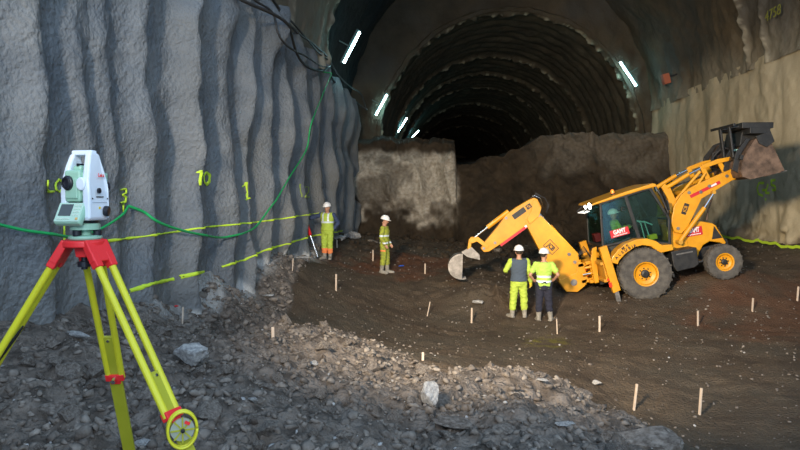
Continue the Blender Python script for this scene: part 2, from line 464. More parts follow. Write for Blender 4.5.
ys = np.concatenate([np.arange(-9, 2.5, 0.3), np.arange(2.5, 11, 0.035), np.arange(11, 20, 0.06), np.arange(20, 37.5, 0.12)])
xs = np.concatenate([np.arange(-5.2, 3.4, 0.035), np.arange(3.4, 12.8, 0.08)])
X, Y = np.meshgrid(xs, ys, indexing='ij')
Z = G(X, Y)
HM = heapmask(X, Y)
def blob(x, y, cx, cy, r, s): return sm(0.15, 0.75, 1.1 - np.hypot(x - cx, y - cy) / r + 0.4 * fbm(x * 1.5, y * 1.5, 0, s, 3))
redm = 0.75 * blob(X, Y, -0.8, 20.5, 2.6, 11) + 0.5 * blob(X, Y, 8.6, 15.2, 3.2, 12)
lime = sm(0.25, 0.7, -3.35 - X + 0.45 * fbm(X * 1.2, Y * 0.8, 0, 14, 4)) * sm(8, 9.5, Y) * (1 - sm(24, 28, Y)) * 0.55
sul = 0.8 * blob(X, Y, 2.35, 13.4, 0.75, 15) * (vn(X * 5, Y * 9, 0, 9) > -0.1)
grid_mesh('floor', np.stack([X, Y, Z], -1), M['soil'], dict(heap=HM, red=redm, lime=lime, sulphur=sul), kind='structure')

# ------------------------------------------------------------ left wall
XL = -4.35
RID = [(c_, w_ * .78, a_) for c_, w_, a_ in [(3.2, .45, .24), (5.0, .4, .22), (6.45, .30, .22), (7.45, .25, .10), (8.1, .22, .08), (8.95, .30, .22), (10.45, .30, .34), (12.35, .55, .36), (13.75, .22, .30), (15.2, .36, .34),
       (16.95, .34, .38), (19.2, .42, .44), (21.7, .42, .40), (24.1, .35, .42), (26.7, .45, .42), (29.4, .5, .45), (32.4, .5, .45), (1.0, .5, .2), (-1.5, .5, .2)]]
def wallx(y, z):
    y, z = np.asarray(y, float), np.asarray(z, float)
    yy = y + 0.22 * fbm(z * 0.55, y * 0.25, 0, 2, 3) + 0.03 * fbm(y * 3, z * 3, 0, 4, 2)
    p = 0
    for k, (c, w, a) in enumerate(RID):
        a2 = a * (0.8 + 0.35 * fbm(z * 0.7, k * 3.3 + z * 0, 0, 6, 2))
        t = (yy - c) / w
        p = np.maximum(p, a2 * (1.35 if c > 9.5 else 1.15) * np.exp(-np.abs(t) ** 2.0))
    p = p + 0.05 * fbm(y * 0.9, z * 0.7, 0, 21, 4) + 0.018 * fbm(y * 4, z * 3.2, 0, 22, 4) + 0.012 * np.abs(fbm(y * 11, z * 9, 0, 23, 2))
    p = p + 0.45 * np.exp(-(((y - 15.6) / 0.9) ** 2 + ((z - 7.4) / 0.55) ** 2))
    crack = np.exp(-((z - 6.0 - 0.25 * vn(y * 1.2, 0, 0, 3)) / 0.05) ** 2) * (vn(y * 0.8, 2, 0, 7) > 0)
    p = p - 0.02 * crack
    p = p - 0.18 * sm(8.0, 8.9, z)
    return XL + p
yw = np.concatenate([np.arange(-8, 4, 0.15), np.arange(4, 18, 0.035), np.arange(18, 35.3, 0.06)])
zw = np.concatenate([np.arange(0.3, 8.6, 0.05)])
Yw, Zw = np.meshgrid(yw, zw, indexing='ij')
Xw = wallx(Yw, Zw)
gl_ = G(np.full(yw.shape, -4.0), yw)[:, None]
limew = sm(0.45, 0.9, 1.15 - (Zw - gl_) / 0.75 + 0.8 * fbm(Yw * 2.3 + Zw, Zw * 1.2 - Yw, 0, 33, 4) - 0.55) * sm(8.5, 10, Yw) * (1 - sm(25, 29, Yw)) * 0.8
wl = grid_mesh('wall_left', np.stack([Xw, Yw, Zw], -1), M['wall_l'], dict(lime=limew), kind='structure')

def onwall(px, py, off=0.0):                            # first point of the left wall met by a sight line
    d = ray(px, py); yq = np.arange(3.5, 36, 0.02)
    xq = d.x * yq / d.y; zq = 3.2 + d.z * yq / d.y
    b = xq <= wallx(yq, zq) + off
    i = int(np.argmax(b)) if b.any() else len(yq) - 1
    return Vector((float(wallx(yq[i:i + 1], zq[i:i + 1])[0]) + off, yq[i], zq[i]))

def spray(name, strokes, w, parent, m, off=0.028, n=28, **kw):
    """paint ribbon lying on the left wall; strokes hold (y, z) points on the wall"""
    mb = MB()
    for st in strokes:
        P = []
        for i in range(len(st) - 1):
            a, b = np.array(st[i]), np.array(st[i + 1])
            k = max(2, int(np.hypot(*(b - a)) / (w * 0.8)))
            P += [a + (b - a) * j / k for j in range(k)]
        P.append(np.array(st[-1])); P = np.array(P)
        T = np.gradient(P, axis=0); T /= np.maximum(np.hypot(T[:, 0], T[:, 1]), 1e-6)[:, None]
        Nn = np.stack([-T[:, 1], T[:, 0]], 1)
        ww = w * (0.75 + 0.35 * vn(P[:, 0] * 9, P[:, 1] * 9, 0, 5))
        vs = []
        for j in (-1, -0.4, 0.4, 1):
            Q = P + Nn * (ww * 0.5 * j)[:, None]
            xx = wallx(Q[:, 0], Q[:, 1]) + off * (1.0 if abs(j) < 1 else 0.4)
            vs.append(np.stack([xx, Q[:, 0], Q[:, 1]], 1))
        L_ = len(P); V = np.concatenate(vs)
        mb.add(V.tolist(), [(j * L_ + i, j * L_ + i + 1, (j + 1) * L_ + i + 1, (j + 1) * L_ + i) for j in range(3) for i in range(L_ - 1)])
    o = mb.build(name, m, parent, smooth=True, **kw)
    return o

def dens(pts, k=3):
    r = []
    for i in range(len(pts) - 1):
        for j in range(k): r.append((pts[i][0] + (pts[i + 1][0] - pts[i][0]) * j / k, pts[i][1] + (pts[i + 1][1] - pts[i][1]) * j / k))
    return r + [pts[-1]]
def pxs(pts):
    r = []
    for a, b in (dens(pts, 5) if len(pts) < 9 else pts):
        p = onwall(a, b); r.append((p.y, p.z))
    return r
# the long level lines: straight in height, painted across every ridge
spray('painted_line', [pxs(dens([(106, 241), (160, 234), (205, 227), (240, 224), (280, 219), (318, 213)], 6))], 0.042, wl, M['paint'], label='upper lime spray line across the grey wall')
spray('painted_line', [pxs(dens([(128, 291), (150, 284), (172, 279)], 3)), pxs(dens([(178, 277), (203, 272)], 3)), pxs(dens([(220, 267), (243, 260), (262, 251), (285, 244), (312, 236), (342, 231)], 4))], 0.07, wl, M['paint'],
      label='lower lime spray line just above the rubble')
spray('painted_line', [pxs([(63.5, 205), (63, 222), (62, 246)])], 0.03, wl, M['paint'], label='short vertical spray line below the letters LOS')
spray('painted_letters', [pxs([(46, 180), (46.5, 192), (52, 191.5)]), pxs([(57.5, 179), (54, 183), (54, 189), (58, 192), (61.5, 188), (61, 182), (57.5, 179)]), pxs([(69.5, 180), (66, 182), (66.5, 185), (69.5, 187), (69, 191), (65.5, 192)])],
      0.03, wl, M['paint'], label='lime sprayed letters LOS beside the instrument')
spray('painted_number', [pxs([(197, 173), (200, 170.5), (199.5, 185)]), pxs([(205.5, 172), (203, 176), (203.5, 182), (206, 184.5), (208.5, 181), (208.5, 175), (205.5, 172)])], 0.06, wl, M['paint'], label='lime sprayed number 10')
spray('painted_number', [pxs([(241, 187), (245.5, 182), (246.5, 199)]), pxs([(244, 200), (249, 198)])], 0.038, wl, M['paint'], label='lime sprayed number 1')
spray('painted_number', [pxs([(299, 184), (301, 197)]), pxs([(304, 187), (308, 187), (308, 192), (304, 197), (309, 197)])], 0.04, wl, mat('worn_lime_paint', (0.30, 0.40, 0.08), 0.8), label='lime sprayed number 12')
spray('painted_number', [pxs([(119, 190), (124, 189), (125, 193), (121, 195), (125, 197), (124, 202), (119, 203)]), pxs([(122, 204), (122, 212)])], 0.04, wl, M['paint'], label='lime sprayed number 3 behind the instrument')

# ------------------------------------------------------------ right wall
XR = 12.0
def rwallx(y, z):
    yy = y + 0.25 * fbm(z * 0.4, y * 0.2, 0, 71, 2)
    p = 0.045 * np.abs(np.sin(yy * PI / 1.9 + fbm(yy * .5, z * .3, 0, 70, 2))) + 0.06 * fbm(y * 0.9, z * 0.6, 0, 72, 3) + 0.012 * fbm(y * 5, z * 5, 0, 73, 3)
    low = sm(0.0, 1.3, 2.9 - z + 0.4 * fbm(y * 1.1, z, 0, 74, 2))
    return XR + 0.1 - p - 0.28 * low * (0.6 + 0.6 * fbm(y * 1.5, z * 1.5, 0, 75, 4))
yr = np.concatenate([np.arange(-8, 19, 0.15), np.arange(19, 35.3, 0.07)])
zr = np.arange(0.2, 8.6, 0.06)
Yr, Zr = np.meshgrid(yr, zr, indexing='ij')
st_ = sm(0.3, 0.8, 2.5 - Zr + 0.7 * fbm(Yr * 1.2, Zr * 1.5, 0, 81, 4)) * 0.8
wr = grid_mesh('wall_right', np.stack([rwallx(Yr, Zr), Yr, Zr], -1), M['wall_r'], dict(stain=st_), flip=True, kind='structure')

def onright(px, py, off=0.01):
    d = ray(px, py); Yq = XR * d.y / d.x
    for _ in range(30):
        p = Vector((0, 0, 3.2)) + d * (Yq / d.y)
        tx = float(rwallx(np.array([p.y]), np.array([p.z]))[0]) - off
        Yq = 0.5 * Yq + 0.5 * tx * d.y / d.x
    p = Vector((0, 0, 3.2)) + d * (Yq / d.y); p.x -= 0
    return p
def rstroke(name, strokes, w, **kw):
    mb = MB()
    for st in strokes:
        P = [onright(*q) for q in dens(st, 4)]
        vs = []
        for j in (-1, 1):
            for i, p in enumerate(P):
                t = (P[min(i + 1, len(P) - 1)] - P[max(i - 1, 0)]); t.x = 0; t.normalize()
                nn = Vector((0, -t.z, t.y))
                vs.append(p + nn * w * 0.5 * j)
        L_ = len(P)
        mb.add(vs, [(i, i + 1, L_ + i + 1, L_ + i) for i in range(L_ - 1)])
    return mb.build(name, M['paint'], wr, **kw)
rstroke('painted_number', [[(764, 183), (759, 183), (757, 188), (758.5, 194), (763, 196)], [(762, 190), (766, 190)], [(768, 184), (767, 188), (765.5, 193), (769.5, 193)], [(765, 198.5), (766, 200)],
                           [(775.5, 180), (771, 180.5), (771.5, 185), (775, 186), (775.5, 190), (772, 190)]], 0.09, label='lime sprayed mark C-L5 under the raised bucket')
text('4758', .5, mat('faded_lime_paint', (0.26, 0.27, 0.04), 0.8), wr, (11.5, 22.0, 9.6), (R(90), R(0), R(-90)), name='painted_number', depth=.004, label='faint lime number 4758 high on the right vault')
# ------------------------------------------------------------ cavern vault
CX, CZ, CR = 3.83, 8.2, 8.2
tt = np.linspace(0, PI, 260)
yv = np.concatenate([np.arange(9.0, 20, 0.14), np.arange(20, 35.3, 0.07)])
Tv, Yv = np.meshgrid(tt, yv, indexing='ij')
def ribs(y, t):
    r = 0
    for c, a, w in ((24.6, .20, .16), (23.3, .15, .16), (19.0, .12, .2)):
        cc = c + 0.10 * fbm(t * 7, 0 * t, 0, 91, 2)
        r = r + 1.3 * a * np.exp(-((y - cc) / w) ** 2) * (0.75 + 0.6 * fbm(t * 16, y * 2, 0, 92, 3))
    return r
rb = ribs(Yv, Tv)
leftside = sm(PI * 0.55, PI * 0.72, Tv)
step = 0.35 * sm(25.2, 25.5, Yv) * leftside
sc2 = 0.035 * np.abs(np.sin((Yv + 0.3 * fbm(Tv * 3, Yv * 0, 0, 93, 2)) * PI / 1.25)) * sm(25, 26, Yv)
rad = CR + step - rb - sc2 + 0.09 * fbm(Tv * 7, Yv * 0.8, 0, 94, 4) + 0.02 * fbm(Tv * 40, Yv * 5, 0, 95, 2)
darkm = sm(25.1, 25.6, Yv) * leftside * 0.85 + 0.3 * sm(0.1, 0.5, fbm(Tv * 4, Yv * 0.5, 0, 96, 3))  # darkness of the left recess put into the colour, plus random dark blotches
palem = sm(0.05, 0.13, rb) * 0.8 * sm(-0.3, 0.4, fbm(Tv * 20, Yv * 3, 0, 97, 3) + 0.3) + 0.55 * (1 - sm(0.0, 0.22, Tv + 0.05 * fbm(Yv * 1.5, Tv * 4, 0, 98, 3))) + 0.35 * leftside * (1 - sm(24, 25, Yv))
Pv = np.stack([CX + rad * np.cos(Tv), Yv, CZ + rad * np.sin(Tv)], -1)
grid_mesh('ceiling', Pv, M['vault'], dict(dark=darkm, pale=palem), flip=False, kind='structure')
# unseen outer shell, added to keep daylight out above the vault
yo = np.array([9.0, 36.0])
To, Yo = np.meshgrid(tt[::6], yo, indexing='ij')
grid_mesh('ceiling', np.stack([CX + 9.4 * np.cos(To), Yo, CZ + 9.4 * np.sin(To)], -1), M['vault'], kind='structure')

# ------------------------------------------------------------ inner tunnel beyond
TX, TZ, TR = 4.2, 6.6, 7.4
yt = np.concatenate([np.arange(35, 60, 0.10), np.arange(60, 141, 0.22)])
tt2 = np.linspace(-0.22, PI + 0.22, 300)
T2, Y2 = np.meshgrid(tt2, yt, indexing='ij')
big = 0
for c in (35.6, 46.2, 52.5, 58.5, 68, 77, 88, 100):
    cc = c + 0.10 * fbm(T2 * 8, 0 * T2, 0, int(c), 3)
    big = big + 0.26 * np.exp(-((Y2 - cc) / 0.22) ** 2) * (0.8 + 0.5 * fbm(T2 * 25, Y2, 0, int(c) + 1, 3))
y2w = Y2 + 0.15 * fbm(T2 * 3, Y2 * 0.1, 0, 111, 2)
rad2 = TR - big - 0.09 * np.abs(np.sin(y2w * PI / 1.3)) + 0.06 * fbm(T2 * 9, Y2 * 0.9, 0, 112, 4)
pale2 = sm(0.1, 0.22, big) * sm(-0.2, 0.5, fbm(T2 * 30, Y2 * 4, 0, 113, 3))
grid_mesh('ceiling', np.stack([TX + rad2 * np.cos(T2), Y2, TZ + rad2 * np.sin(T2)], -1), M['tunnel'], dict(pale=pale2), flip=False, kind='structure')
mb = MB(); n = 40
vs = [(TX + 8 * math.cos(a), 140.8, TZ + 8 * math.sin(a)) for a in [2 * PI * k / n for k in range(n)]]
mb.add(vs, [tuple(range(n))]); mb.build('tunnel_end_cap', M['tunnel'], kind='structure')  # end cap, added to keep sky light out of the tunnel
# collar between the cavern and the smaller tunnel
tc_ = np.linspace(-0.25, PI + 0.25, 200); uu = np.linspace(0, 1, 14)
Tc, Uc = np.meshgrid(tc_, uu, indexing='ij')
Rin = TR - 0.22
Pin = np.stack([TX + Rin * np.cos(Tc), TZ + Rin * np.sin(Tc)], -1)
Rout = 9.3
Pout = np.stack([CX + Rout * np.cos(Tc), CZ - 0.3 + Rout * np.sin(Tc)], -1)
Pc = Pin * (1 - Uc[..., None]) + Pout * Uc[..., None]
Yc = 35.15 + 0.12 * fbm(Tc * 9, Uc * 4, 0, 121, 3)
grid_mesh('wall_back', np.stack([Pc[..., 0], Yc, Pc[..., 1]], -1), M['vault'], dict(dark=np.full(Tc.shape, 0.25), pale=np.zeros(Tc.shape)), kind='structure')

# ------------------------------------------------------------ unexcavated bench across the tunnel
ub = np.linspace(-4.9, 12.4, 420); vb = np.linspace(0, 1, 170)
Ub, Vb = np.meshgrid(ub, vb, indexing='ij')
topx = [at(p, 200, 34).x for p in (350, 362, 380, 400, 440, 454, 456, 470, 480, 500, 512, 528, 540, 550, 600, 650)]
topz = [at(400, p, 34).z for p in (135, 139, 137, 139, 138.5, 139, 165, 166, 160, 157, 152, 144, 137, 135.5, 136, 135)]
tz = np.interp(Ub, topx, topz) + 0.10 * fbm(Ub * 2.2, Ub * 0, 0, 131, 3)
leftb = 1 - sm(1.0, 1.5, Ub)                            # steep block left
mid = np.exp(-((Ub - 2.9) / 1.7) ** 2)
vface = np.clip(Vb / 0.7, 0, 1); vtop = np.clip((Vb - 0.7) / 0.3, 0, 1)
zb = 0.6 + (tz - 0.6) * vface ** 0.9
slope = 1.4 + 3.2 * mid + 0.8 * (1 - leftb)
lump = fbm(Ub * 0.85, zb * 0.8, 0, 133, 4); l2 = 1 - np.abs(fbm(Ub * 0.7, zb * 0.5, 3.3, 134, 2))
yb = 33.2 + 0.3 * leftb - slope * (1 - vface) ** 1.5 + 0.35 * lump * (1 - vtop) - 0.95 * l2 * (leftb * 0.9 + 0.25) * sm(0.25, 0.5, vface) * (1 - sm(0.93, 1.0, vface))
yb = yb + vtop * 16 + 0.9 * sm(5, 6, Ub) * 0
zb = zb * (1 - vtop) + (tz * (1 - vtop) + 6.5 * vtop) * vtop + 0.10 * fbm(Ub, yb * 0.6, 0, 135, 4) * (0.3 + vtop)
limeb = np.clip(1.25 * sm(0.22, 0.46, vface + 0.18 * fbm(Ub * 1.3, zb * 1.3, 0, 136, 3)) * leftb * (1 - sm(0.8, 0.9, vface + 0.05 * lump)) * (0.35 + 0.75 * sm(-0.25, 0.7, lump + l2 - 0.5))
                + 0.22 * sm(4.2, 7, Ub) * sm(0.5, 0.85, vface + 0.2 * lump), 0, 1)
grid_mesh('wall_back', np.stack([Ub, yb, zb], -1), M['bench'], dict(lime=limeb), kind='structure')
mb = MB(); mb.add([(-5, 46, 6.45), (13, 46, 6.45), (13, 141, 6.45), (-5, 141, 6.45)], [(0, 1, 2, 3)])
mb.build('floor', M['bench'], kind='structure', label='floor of the upper heading beyond the bench')

# ------------------------------------------------------------ rubble
def rock_mesh(seed, sub=3, sq=(1, 0.8, 0.62), facets=9):
    rnd = random.Random(seed)
    bm = bmesh.new(); bmesh.ops.create_icosphere(bm, subdivisions=sub, radius=1)
    pl = []
    for _ in range(facets):
        n = Vector([rnd.uniform(-1, 1) for _ in range(3)]).normalized(); pl.append((n, rnd.uniform(0.42, 0.82)))
    for v in bm.verts:
        for n, d in pl:
            k = v.co.dot(n)
            if k > d: v.co -= n * (k - d) * 0.92
    co = np.array([v.co[:] for v in bm.verts])
    w = 1 + 0.16 * fbm(co[:, 0] * 1.6 + seed, co[:, 1] * 1.6, co[:, 2] * 1.6, seed, 3) + 0.11 * fbm(co[:, 0] * 4 + seed, co[:, 1] * 4, co[:, 2] * 4, seed, 3)
    for v, k in zip(bm.verts, w): v.co = Vector((v.co.x * k * sq[0], v.co.y * k * sq[1], v.co.z * k * sq[2]))
    me = bpy.data.meshes.new('rock'); bm.to_mesh(me); bm.free()
    return me
def put_rock(me, loc, r, rot, m, name='rock', sink=0.25, sc=(1, 1, 1), **kw):
    o = bpy.data.objects.new(name, me); COL.objects.link(o)
    o.location = (loc[0], loc[1], loc[2] + r * (0.55 - sink)); o.scale = (r * sc[0], r * sc[1], r * sc[2]); o.rotation_euler = rot
    return tag(o, **kw)
def mrock(seed, m, **k):
    me = rock_mesh(seed, **k); me.materials.append(m); return me
# rocks that stand out in the rubble, each at the place it lies
BIG = [(192, 366, 30, (1.05, .9, 1.05), 'palerock', 'large pale angular boulder behind the tripod, on the left rubble slope', .1, 1),
       (430, 404, 27, (.75, .8, 1.3), 'palerock', 'pale upright boulder at the crest of the rubble near the middle', .2, 2),
       (644, 440, 56, (1.25, 1, .6), 'rock', 'broad brown clod at the right-hand end of the rubble heap', .1, 3),
       (77, 338, 26, (1.5, .45, .4), 'palerock', 'long pale slab lying between the left and middle tripod legs', .1, 4),
       (56, 412, 34, (1.1, 1, .85), 'rock', 'big brown clod low down between the left and middle tripod legs', .1, 5),
       (52, 345, 26, (1, 1, .9), 'rock', 'rounded brown clod left of the long pale slab', .1, 6),
       (253, 405, 10, (1, .8, .7), 'palerock', 'small pale stone alone in dark rubble right of the tripod', .1, 7),
       (313, 368, 9, (1, .8, .9), 'palerock', 'small white stone near the crest of the heap', .1, 8),
       (541, 385, 11, (1.3, .7, .35), 'palerock', 'flat whitish stone on the crest below the pair of workers', .1, 9),
       (566, 428, 13, (1.3, .8, .6), 'palerock', 'pale flat stone low on the right side of the heap', .1, 10),
       (455, 425, 27, (1.4, .8, .6), 'rock', 'dark humped clod just right of and below the pale upright boulder', .1, 11),
       (18, 315, 30, (1.2, 1, .7), 'rock', 'brown clod against the grey wall at the left edge', .1, 12),
       (300, 335, 22, (1.2, 1, .7), 'rock', 'brown clod forming the top of the heap beside the low stake', .1, 13),
       (143, 447, 12, (1.2, 1, .8), 'palerock', 'pale stone between the middle tripod leg and the reel', .1, 14),
       (598, 386, 9, (1, .8, .7), 'palerock', 'lone small grey stone on the flat soil beyond the heap', .1, 15),
       (367, 375, 17, (1, 1, .9), 'rock', 'pointed dark clod in the middle of the crest', .1, 16),
       (245, 362, 22, (1.2, 1, .7), 'rock', 'dark wide clod right of the large pale boulder', .1, 17),
       (505, 430, 24, (1.2, 1, .7), 'rock', 'dark clod at the bottom edge right of the middle', .1, 18),
       (270, 299, 9, (1.3, .8, .4), 'palerock', 'flat white stone on the soil behind the heap', .1, 19),
       (303, 242, 13, (1.3, 1, .9), 'palerock', 'pale broken rock at the wall foot beside the left worker', .1, 20),
       (352, 238, 15, (1.1, 1, 1.0), 'palerock', 'grey broken rock pile lump at the far end of the grey wall', .1, 21),
       (340, 240, 11, (1.2, 1, .8), 'palerock', 'smaller grey rock just behind the left worker', .1, 22),
       (453, 240, 8, (.7, .8, 1.9), 'palerock', 'tall pale lump standing in front of the dark muck slope', .1, 23),
       (478, 305, 9, (1, 1, .9), 'palerock', 'pinkish pale stone on the spoil left of the pair of workers', .1, 24),
       (372, 242, 9, (1.4, 1, .7), 'rock', 'dark rock lying behind the lone worker', .1, 25),
       (497, 251, 10, (1.4, 1, .7), 'rock', 'dark rock lying behind the pair of workers under the boom', .1, 26),
       (303, 262, 10, (1.6, .7, .4), 'palerock', 'pale slab beside the stake next to the left worker', .1, 27),
       (232, 278, 9, (1.5, .7, .4), 'palerock', 'white streaky slab at the foot of the ridged wall', .1, 28),
       (258, 270, 9, (1.6, .6, .4), 'palerock', 'white slab leaning at the wall foot left of the rubble end', .1, 29)]
for (px, py, wpx, sc, mk, lab, sk, sd) in BIG:
    p = hit(px, py); r = wpx / 622 * p.y * 0.62
    put_rock(mrock(100 + sd, M[mk]), p, r, (0, 0, random.uniform(-.5, .5)), None, 'boulder' if wpx > 20 else 'rock', .5 if mk == 'rock' else (.3 if sd in (21, 22, 20, 4) else 0.0), sc, label=lab, cat='rock')
tag(put_rock(mrock(55, M['red']), hit(176, 308), 0.05, (0, 0, 0), None, 'plastic_scrap', 0.1, (1, .7, .6)), 'small crumpled red scrap at the top of the rubble near the wall', 'litter')
tag(put_rock(mrock(56, M['blue']), hit(401, 268), 0.13, (0, 0, .3), None, 'plastic_scrap', 0.1, (1.1, .5, .3)), 'small blue plastic scrap on the soil right of the lone worker', 'litter')
KINDS = [mrock(200 + i, M['rock'], sub=3, sq=(1.2, random.uniform(.7, 1.1), random.uniform(.6, .9)), facets=11) for i in range(10)]
rnd = random.Random(5)
cnt = 0
cand = []
while len(cand) < 900:
    y = 2.9 + 10 * rnd.random() ** 1.5; x = rnd.uniform(-4.1, 3.0)
    if abs(x) > y * 0.75 + 0.3: continue
    cand.append((x, y))
cx_, cy_ = np.array(cand).T
ok = heapmask(cx_, cy_) > 0.6; zz = G(cx_, cy_)
for i in range(len(cand)):
    if not ok[i] or cnt >= 285: continue
    if math.hypot(cx_[i] + 1.48, cy_[i] - 2.65) < 0.9: continue
    r = 0.045 + 0.085 * rnd.random() ** 2.2
    put_rock(KINDS[rnd.randrange(10)], (cx_[i], cy_[i], zz[i]), r, (rnd.uniform(-.5, .5), rnd.uniform(-.5, .5), rnd.uniform(0, 6)), None, 'rock', .3,
             label='grey-brown clod lying loose in the foreground rubble heap', cat='rock', group='loose clods on the rubble heap')
    cnt += 1
def scatter(name, n, fx, rr, m, seed, **kw):
    rg = np.random.RandomState(seed)
    x, y = fx(rg, n)
    keep = heapmask(x, y) > 0.35 if kw.pop('heap', True) else heapmask(x, y) < 0.3
    x, y = x[keep], y[keep]; n = len(x); z = G(x, y)
    base = rock_mesh(900 + seed, sub=1, facets=10); bv = np.array([v.co[:] for v in base.vertices]); bf = np.array([p.vertices[:] for p in base.polygons])
    r = rr[0] + (rr[1] - rr[0]) * rg.rand(n) ** 2.5
    a = rg.rand(n) * 6.28; b = rg.rand(n) * 6.28
    jit = 1 + 0.25 * (rg.rand(n, len(bv)) - .5)
    V = bv[None] * jit[..., None] * r[:, None, None] * (0.7 + 0.6 * rg.rand(n, 1, 3))
    ca, sa, cb, sb = np.cos(a)[:, None], np.sin(a)[:, None], np.cos(b)[:, None], np.sin(b)[:, None]
    vx, vy, vz = V[..., 0], V[..., 1], V[..., 2]
    vy, vz = vy * cb - vz * sb, vy * sb + vz * cb
    vx, vy = vx * ca - vy * sa, vx * sa + vy * ca
    P = np.stack([vx + x[:, None], vy + y[:, None], vz + (z + r * 0.15)[:, None]], -1).reshape(-1, 3)
    F = (bf[None] + (np.arange(n) * len(bv))[:, None, None]).reshape(-1, 3)
    me = bpy.data.meshes.new(name); me.vertices.add(len(P)); me.vertices.foreach_set('co', P.ravel())
    me.loops.add(F.size); me.loops.foreach_set('vertex_index', F.ravel().astype(np.int32)); me.polygons.add(len(F))
    me.polygons.foreach_set('loop_start', np.arange(0, F.size, 3, dtype=np.int32)); me.polygons.foreach_set('loop_total', np.full(len(F), 3, dtype=np.int32))
    me.update(calc_edges=True); me.materials.append(m)
    o = bpy.data.objects.new(name, me); COL.objects.link(o)
    return tag(o, kind='stuff', **kw)
near = lambda rg, n: (rg.uniform(-4.2, 3.2, n), 2.6 + 9.5 * rg.rand(n) ** 1.4)
scatter('rubble', 12000, near, (0.012, 0.075), M['rock'], 1, label='small grey-brown broken stones covering the foreground heap', cat='rubble')
scatter('rubble', 350, near, (0.012, 0.035), M['palerock'], 2, label='scattered small pale chips in the foreground heap', cat='rubble')
scatter('rubble', 1300, lambda rg, n: (-4.2 + 1.5 * rg.rand(n) ** 1.5, rg.uniform(9, 31, n)), (0.03, 0.13), M['rock'], 3, label='broken stones along the foot of the left grey wall', cat='rubble')
scatter('gravel', 4500, lambda rg, n: (rg.uniform(-3.5, 11.5, n), rg.uniform(7, 30, n)), (0.01, 0.05), M['rock'], 4, heap=False, label='sparse small stones on the dark flat soil', cat='gravel')
scatter('gravel', 160, lambda rg, n: (rg.uniform(-3, 11, n), rg.uniform(8, 24, n)), (0.012, 0.035), M['palerock'], 6, heap=False, label='few pale chips on the dark flat soil', cat='gravel')
scatter('muck', 700, lambda rg, n: (rg.uniform(-4, 11, n), rg.uniform(22, 32, n)), (0.05, 0.28), M['bench'], 8, heap=False, label='dark broken muck lying before the excavation face', cat='muck')

# ------------------------------------------------------------ wooden stakes
STK = [(182, 326, 308, 'stake highest on the left, just behind the rubble by the wall'), (273, 338, 327, 'short stake half hidden behind the rubble crest left of centre'),
       (336, 291, 274, 'stake on the soil in front of the left worker'), (292, 272, 259, 'stake at the wall foot beside the white slab and left worker'),
       (337, 248, 240, 'farthest stake, behind the left worker'), (426.5, 316, 301.5, 'leaning stake in front of the lone worker, mid soil'),
       (373, 261, 250, 'stake just left of the lone worker'), (425, 274, 264, 'dark small stake between the lone worker and the digging bucket'),
       (471.5, 323, 308, 'stake left of the pair of workers'), (557.5, 334, 319.5, 'stake just right of the pair of workers boots'),
       (599.5, 332, 316.5, 'stake in front of the stabiliser leg'), (698, 326, 311, 'stake in front of the gap between the machine wheels'),
       (752, 312, 299, 'stake to the right of the front wheel'), (797, 301, 287, 'stake at the right edge of the view'),
       (633, 411, 385, 'near tall stake, left one of the two closest at lower right'), (699, 415, 389, 'near tall stake, right one of the two closest at lower right'),
       (422.5, 369, 361.5, 'stake tip poking up behind the pale upright boulder')]
for i, (px, py, pt, lab) in enumerate(STK):
    p = hit(px, py); h = (py - pt) / 622 * p.y / 0.995
    if i == 16: p = Vector((p.x, p.y + .35, g1(p.x, p.y + .35))); h = .12
    w = 0.042 if i < 14 else 0.036
    lx = [0.02, 0, 0, .03, 0, .09, 0, 0, .01, -.02, 0, 0, .02, .04, .05, .03, 0][i]
    mb = MB(); mb.bar((0, 0, -0.12), (lx * h * 3, 0.01, h), w, 0.022)
    mb.add([], [])
    o = mb.build('wooden_stake', M['wood'], bevel=.003, label='pale ' + lab if 'dark' not in lab else lab, cat='stake')
    o.location = p; o.rotation_euler = (0, 0, random.uniform(-.6, .6))

# ------------------------------------------------------------ hoses, cables, tubes, wall box, tape
def curve_pts(pts, k=8):
    r = []
    for i in range(len(pts) - 1):
        p0, p1, p2, p3 = pts[max(i - 1, 0)], pts[i], pts[i + 1], pts[min(i + 2, len(pts) - 1)]
        for j in range(k):
            t = j / k
            r.append(0.5 * ((2 * p1) + (p2 - p0) * t + (2 * p0 - 5 * p1 + 4 * p2 - p3) * t * t + (3 * p1 - p0 - 3 * p2 + p3) * t ** 3))
    return r + [pts[-1]]
def clear(p, off):
    p.x = max(p.x, float(wallx(np.array([p.y]), np.array([p.z]))[0]) + off); return p
def wallrun(px, off, r, name, m, k=10, ramp=True, **kw):
    P = curve_pts([onwall(a, b, off) for a, b in px], k)
    x0 = [clear(p.copy(), off) for p in P]
    # pull taut: average the x so that it spans between ridges
    xs_ = np.array([p.x for p in x0])
    if ramp:
        for _ in range(60): xs_[1:-1] = np.maximum((xs_[:-2] + xs_[2:]) / 2, [p.x for p in x0][1:-1])
    for p, x in zip(P, xs_): p.x = x
    return MB().tube(P, r, 8).build(name, m, smooth=True, **kw)
wallrun([(-25, 219), (0, 226), (30, 232), (63, 237), (90, 232), (112, 219), (128, 206)], .06, .017, 'green_hose', M['hose'], label='green hose slung along the grey wall behind the instrument', cat='hose')
wallrun([(128, 206), (140, 212), (160, 223), (182, 234), (208, 237.5), (235, 235), (252, 226), (272, 203), (288, 178), (300, 150), (312, 120), (320, 98), (326, 76), (323, 72)], .06, .021, 'green_hose', M['hose'],
        label='green hose hanging in a long sag from the cable bundle', cat='hose')
wallrun([(225, -12), (240, 0), (268, 21), (285, 51), (300, 66), (321, 71), (328, 67)], .1, .038, 'cable', M['cable'], 6, label='thick grey cable along the top of the left wall', cat='cable')
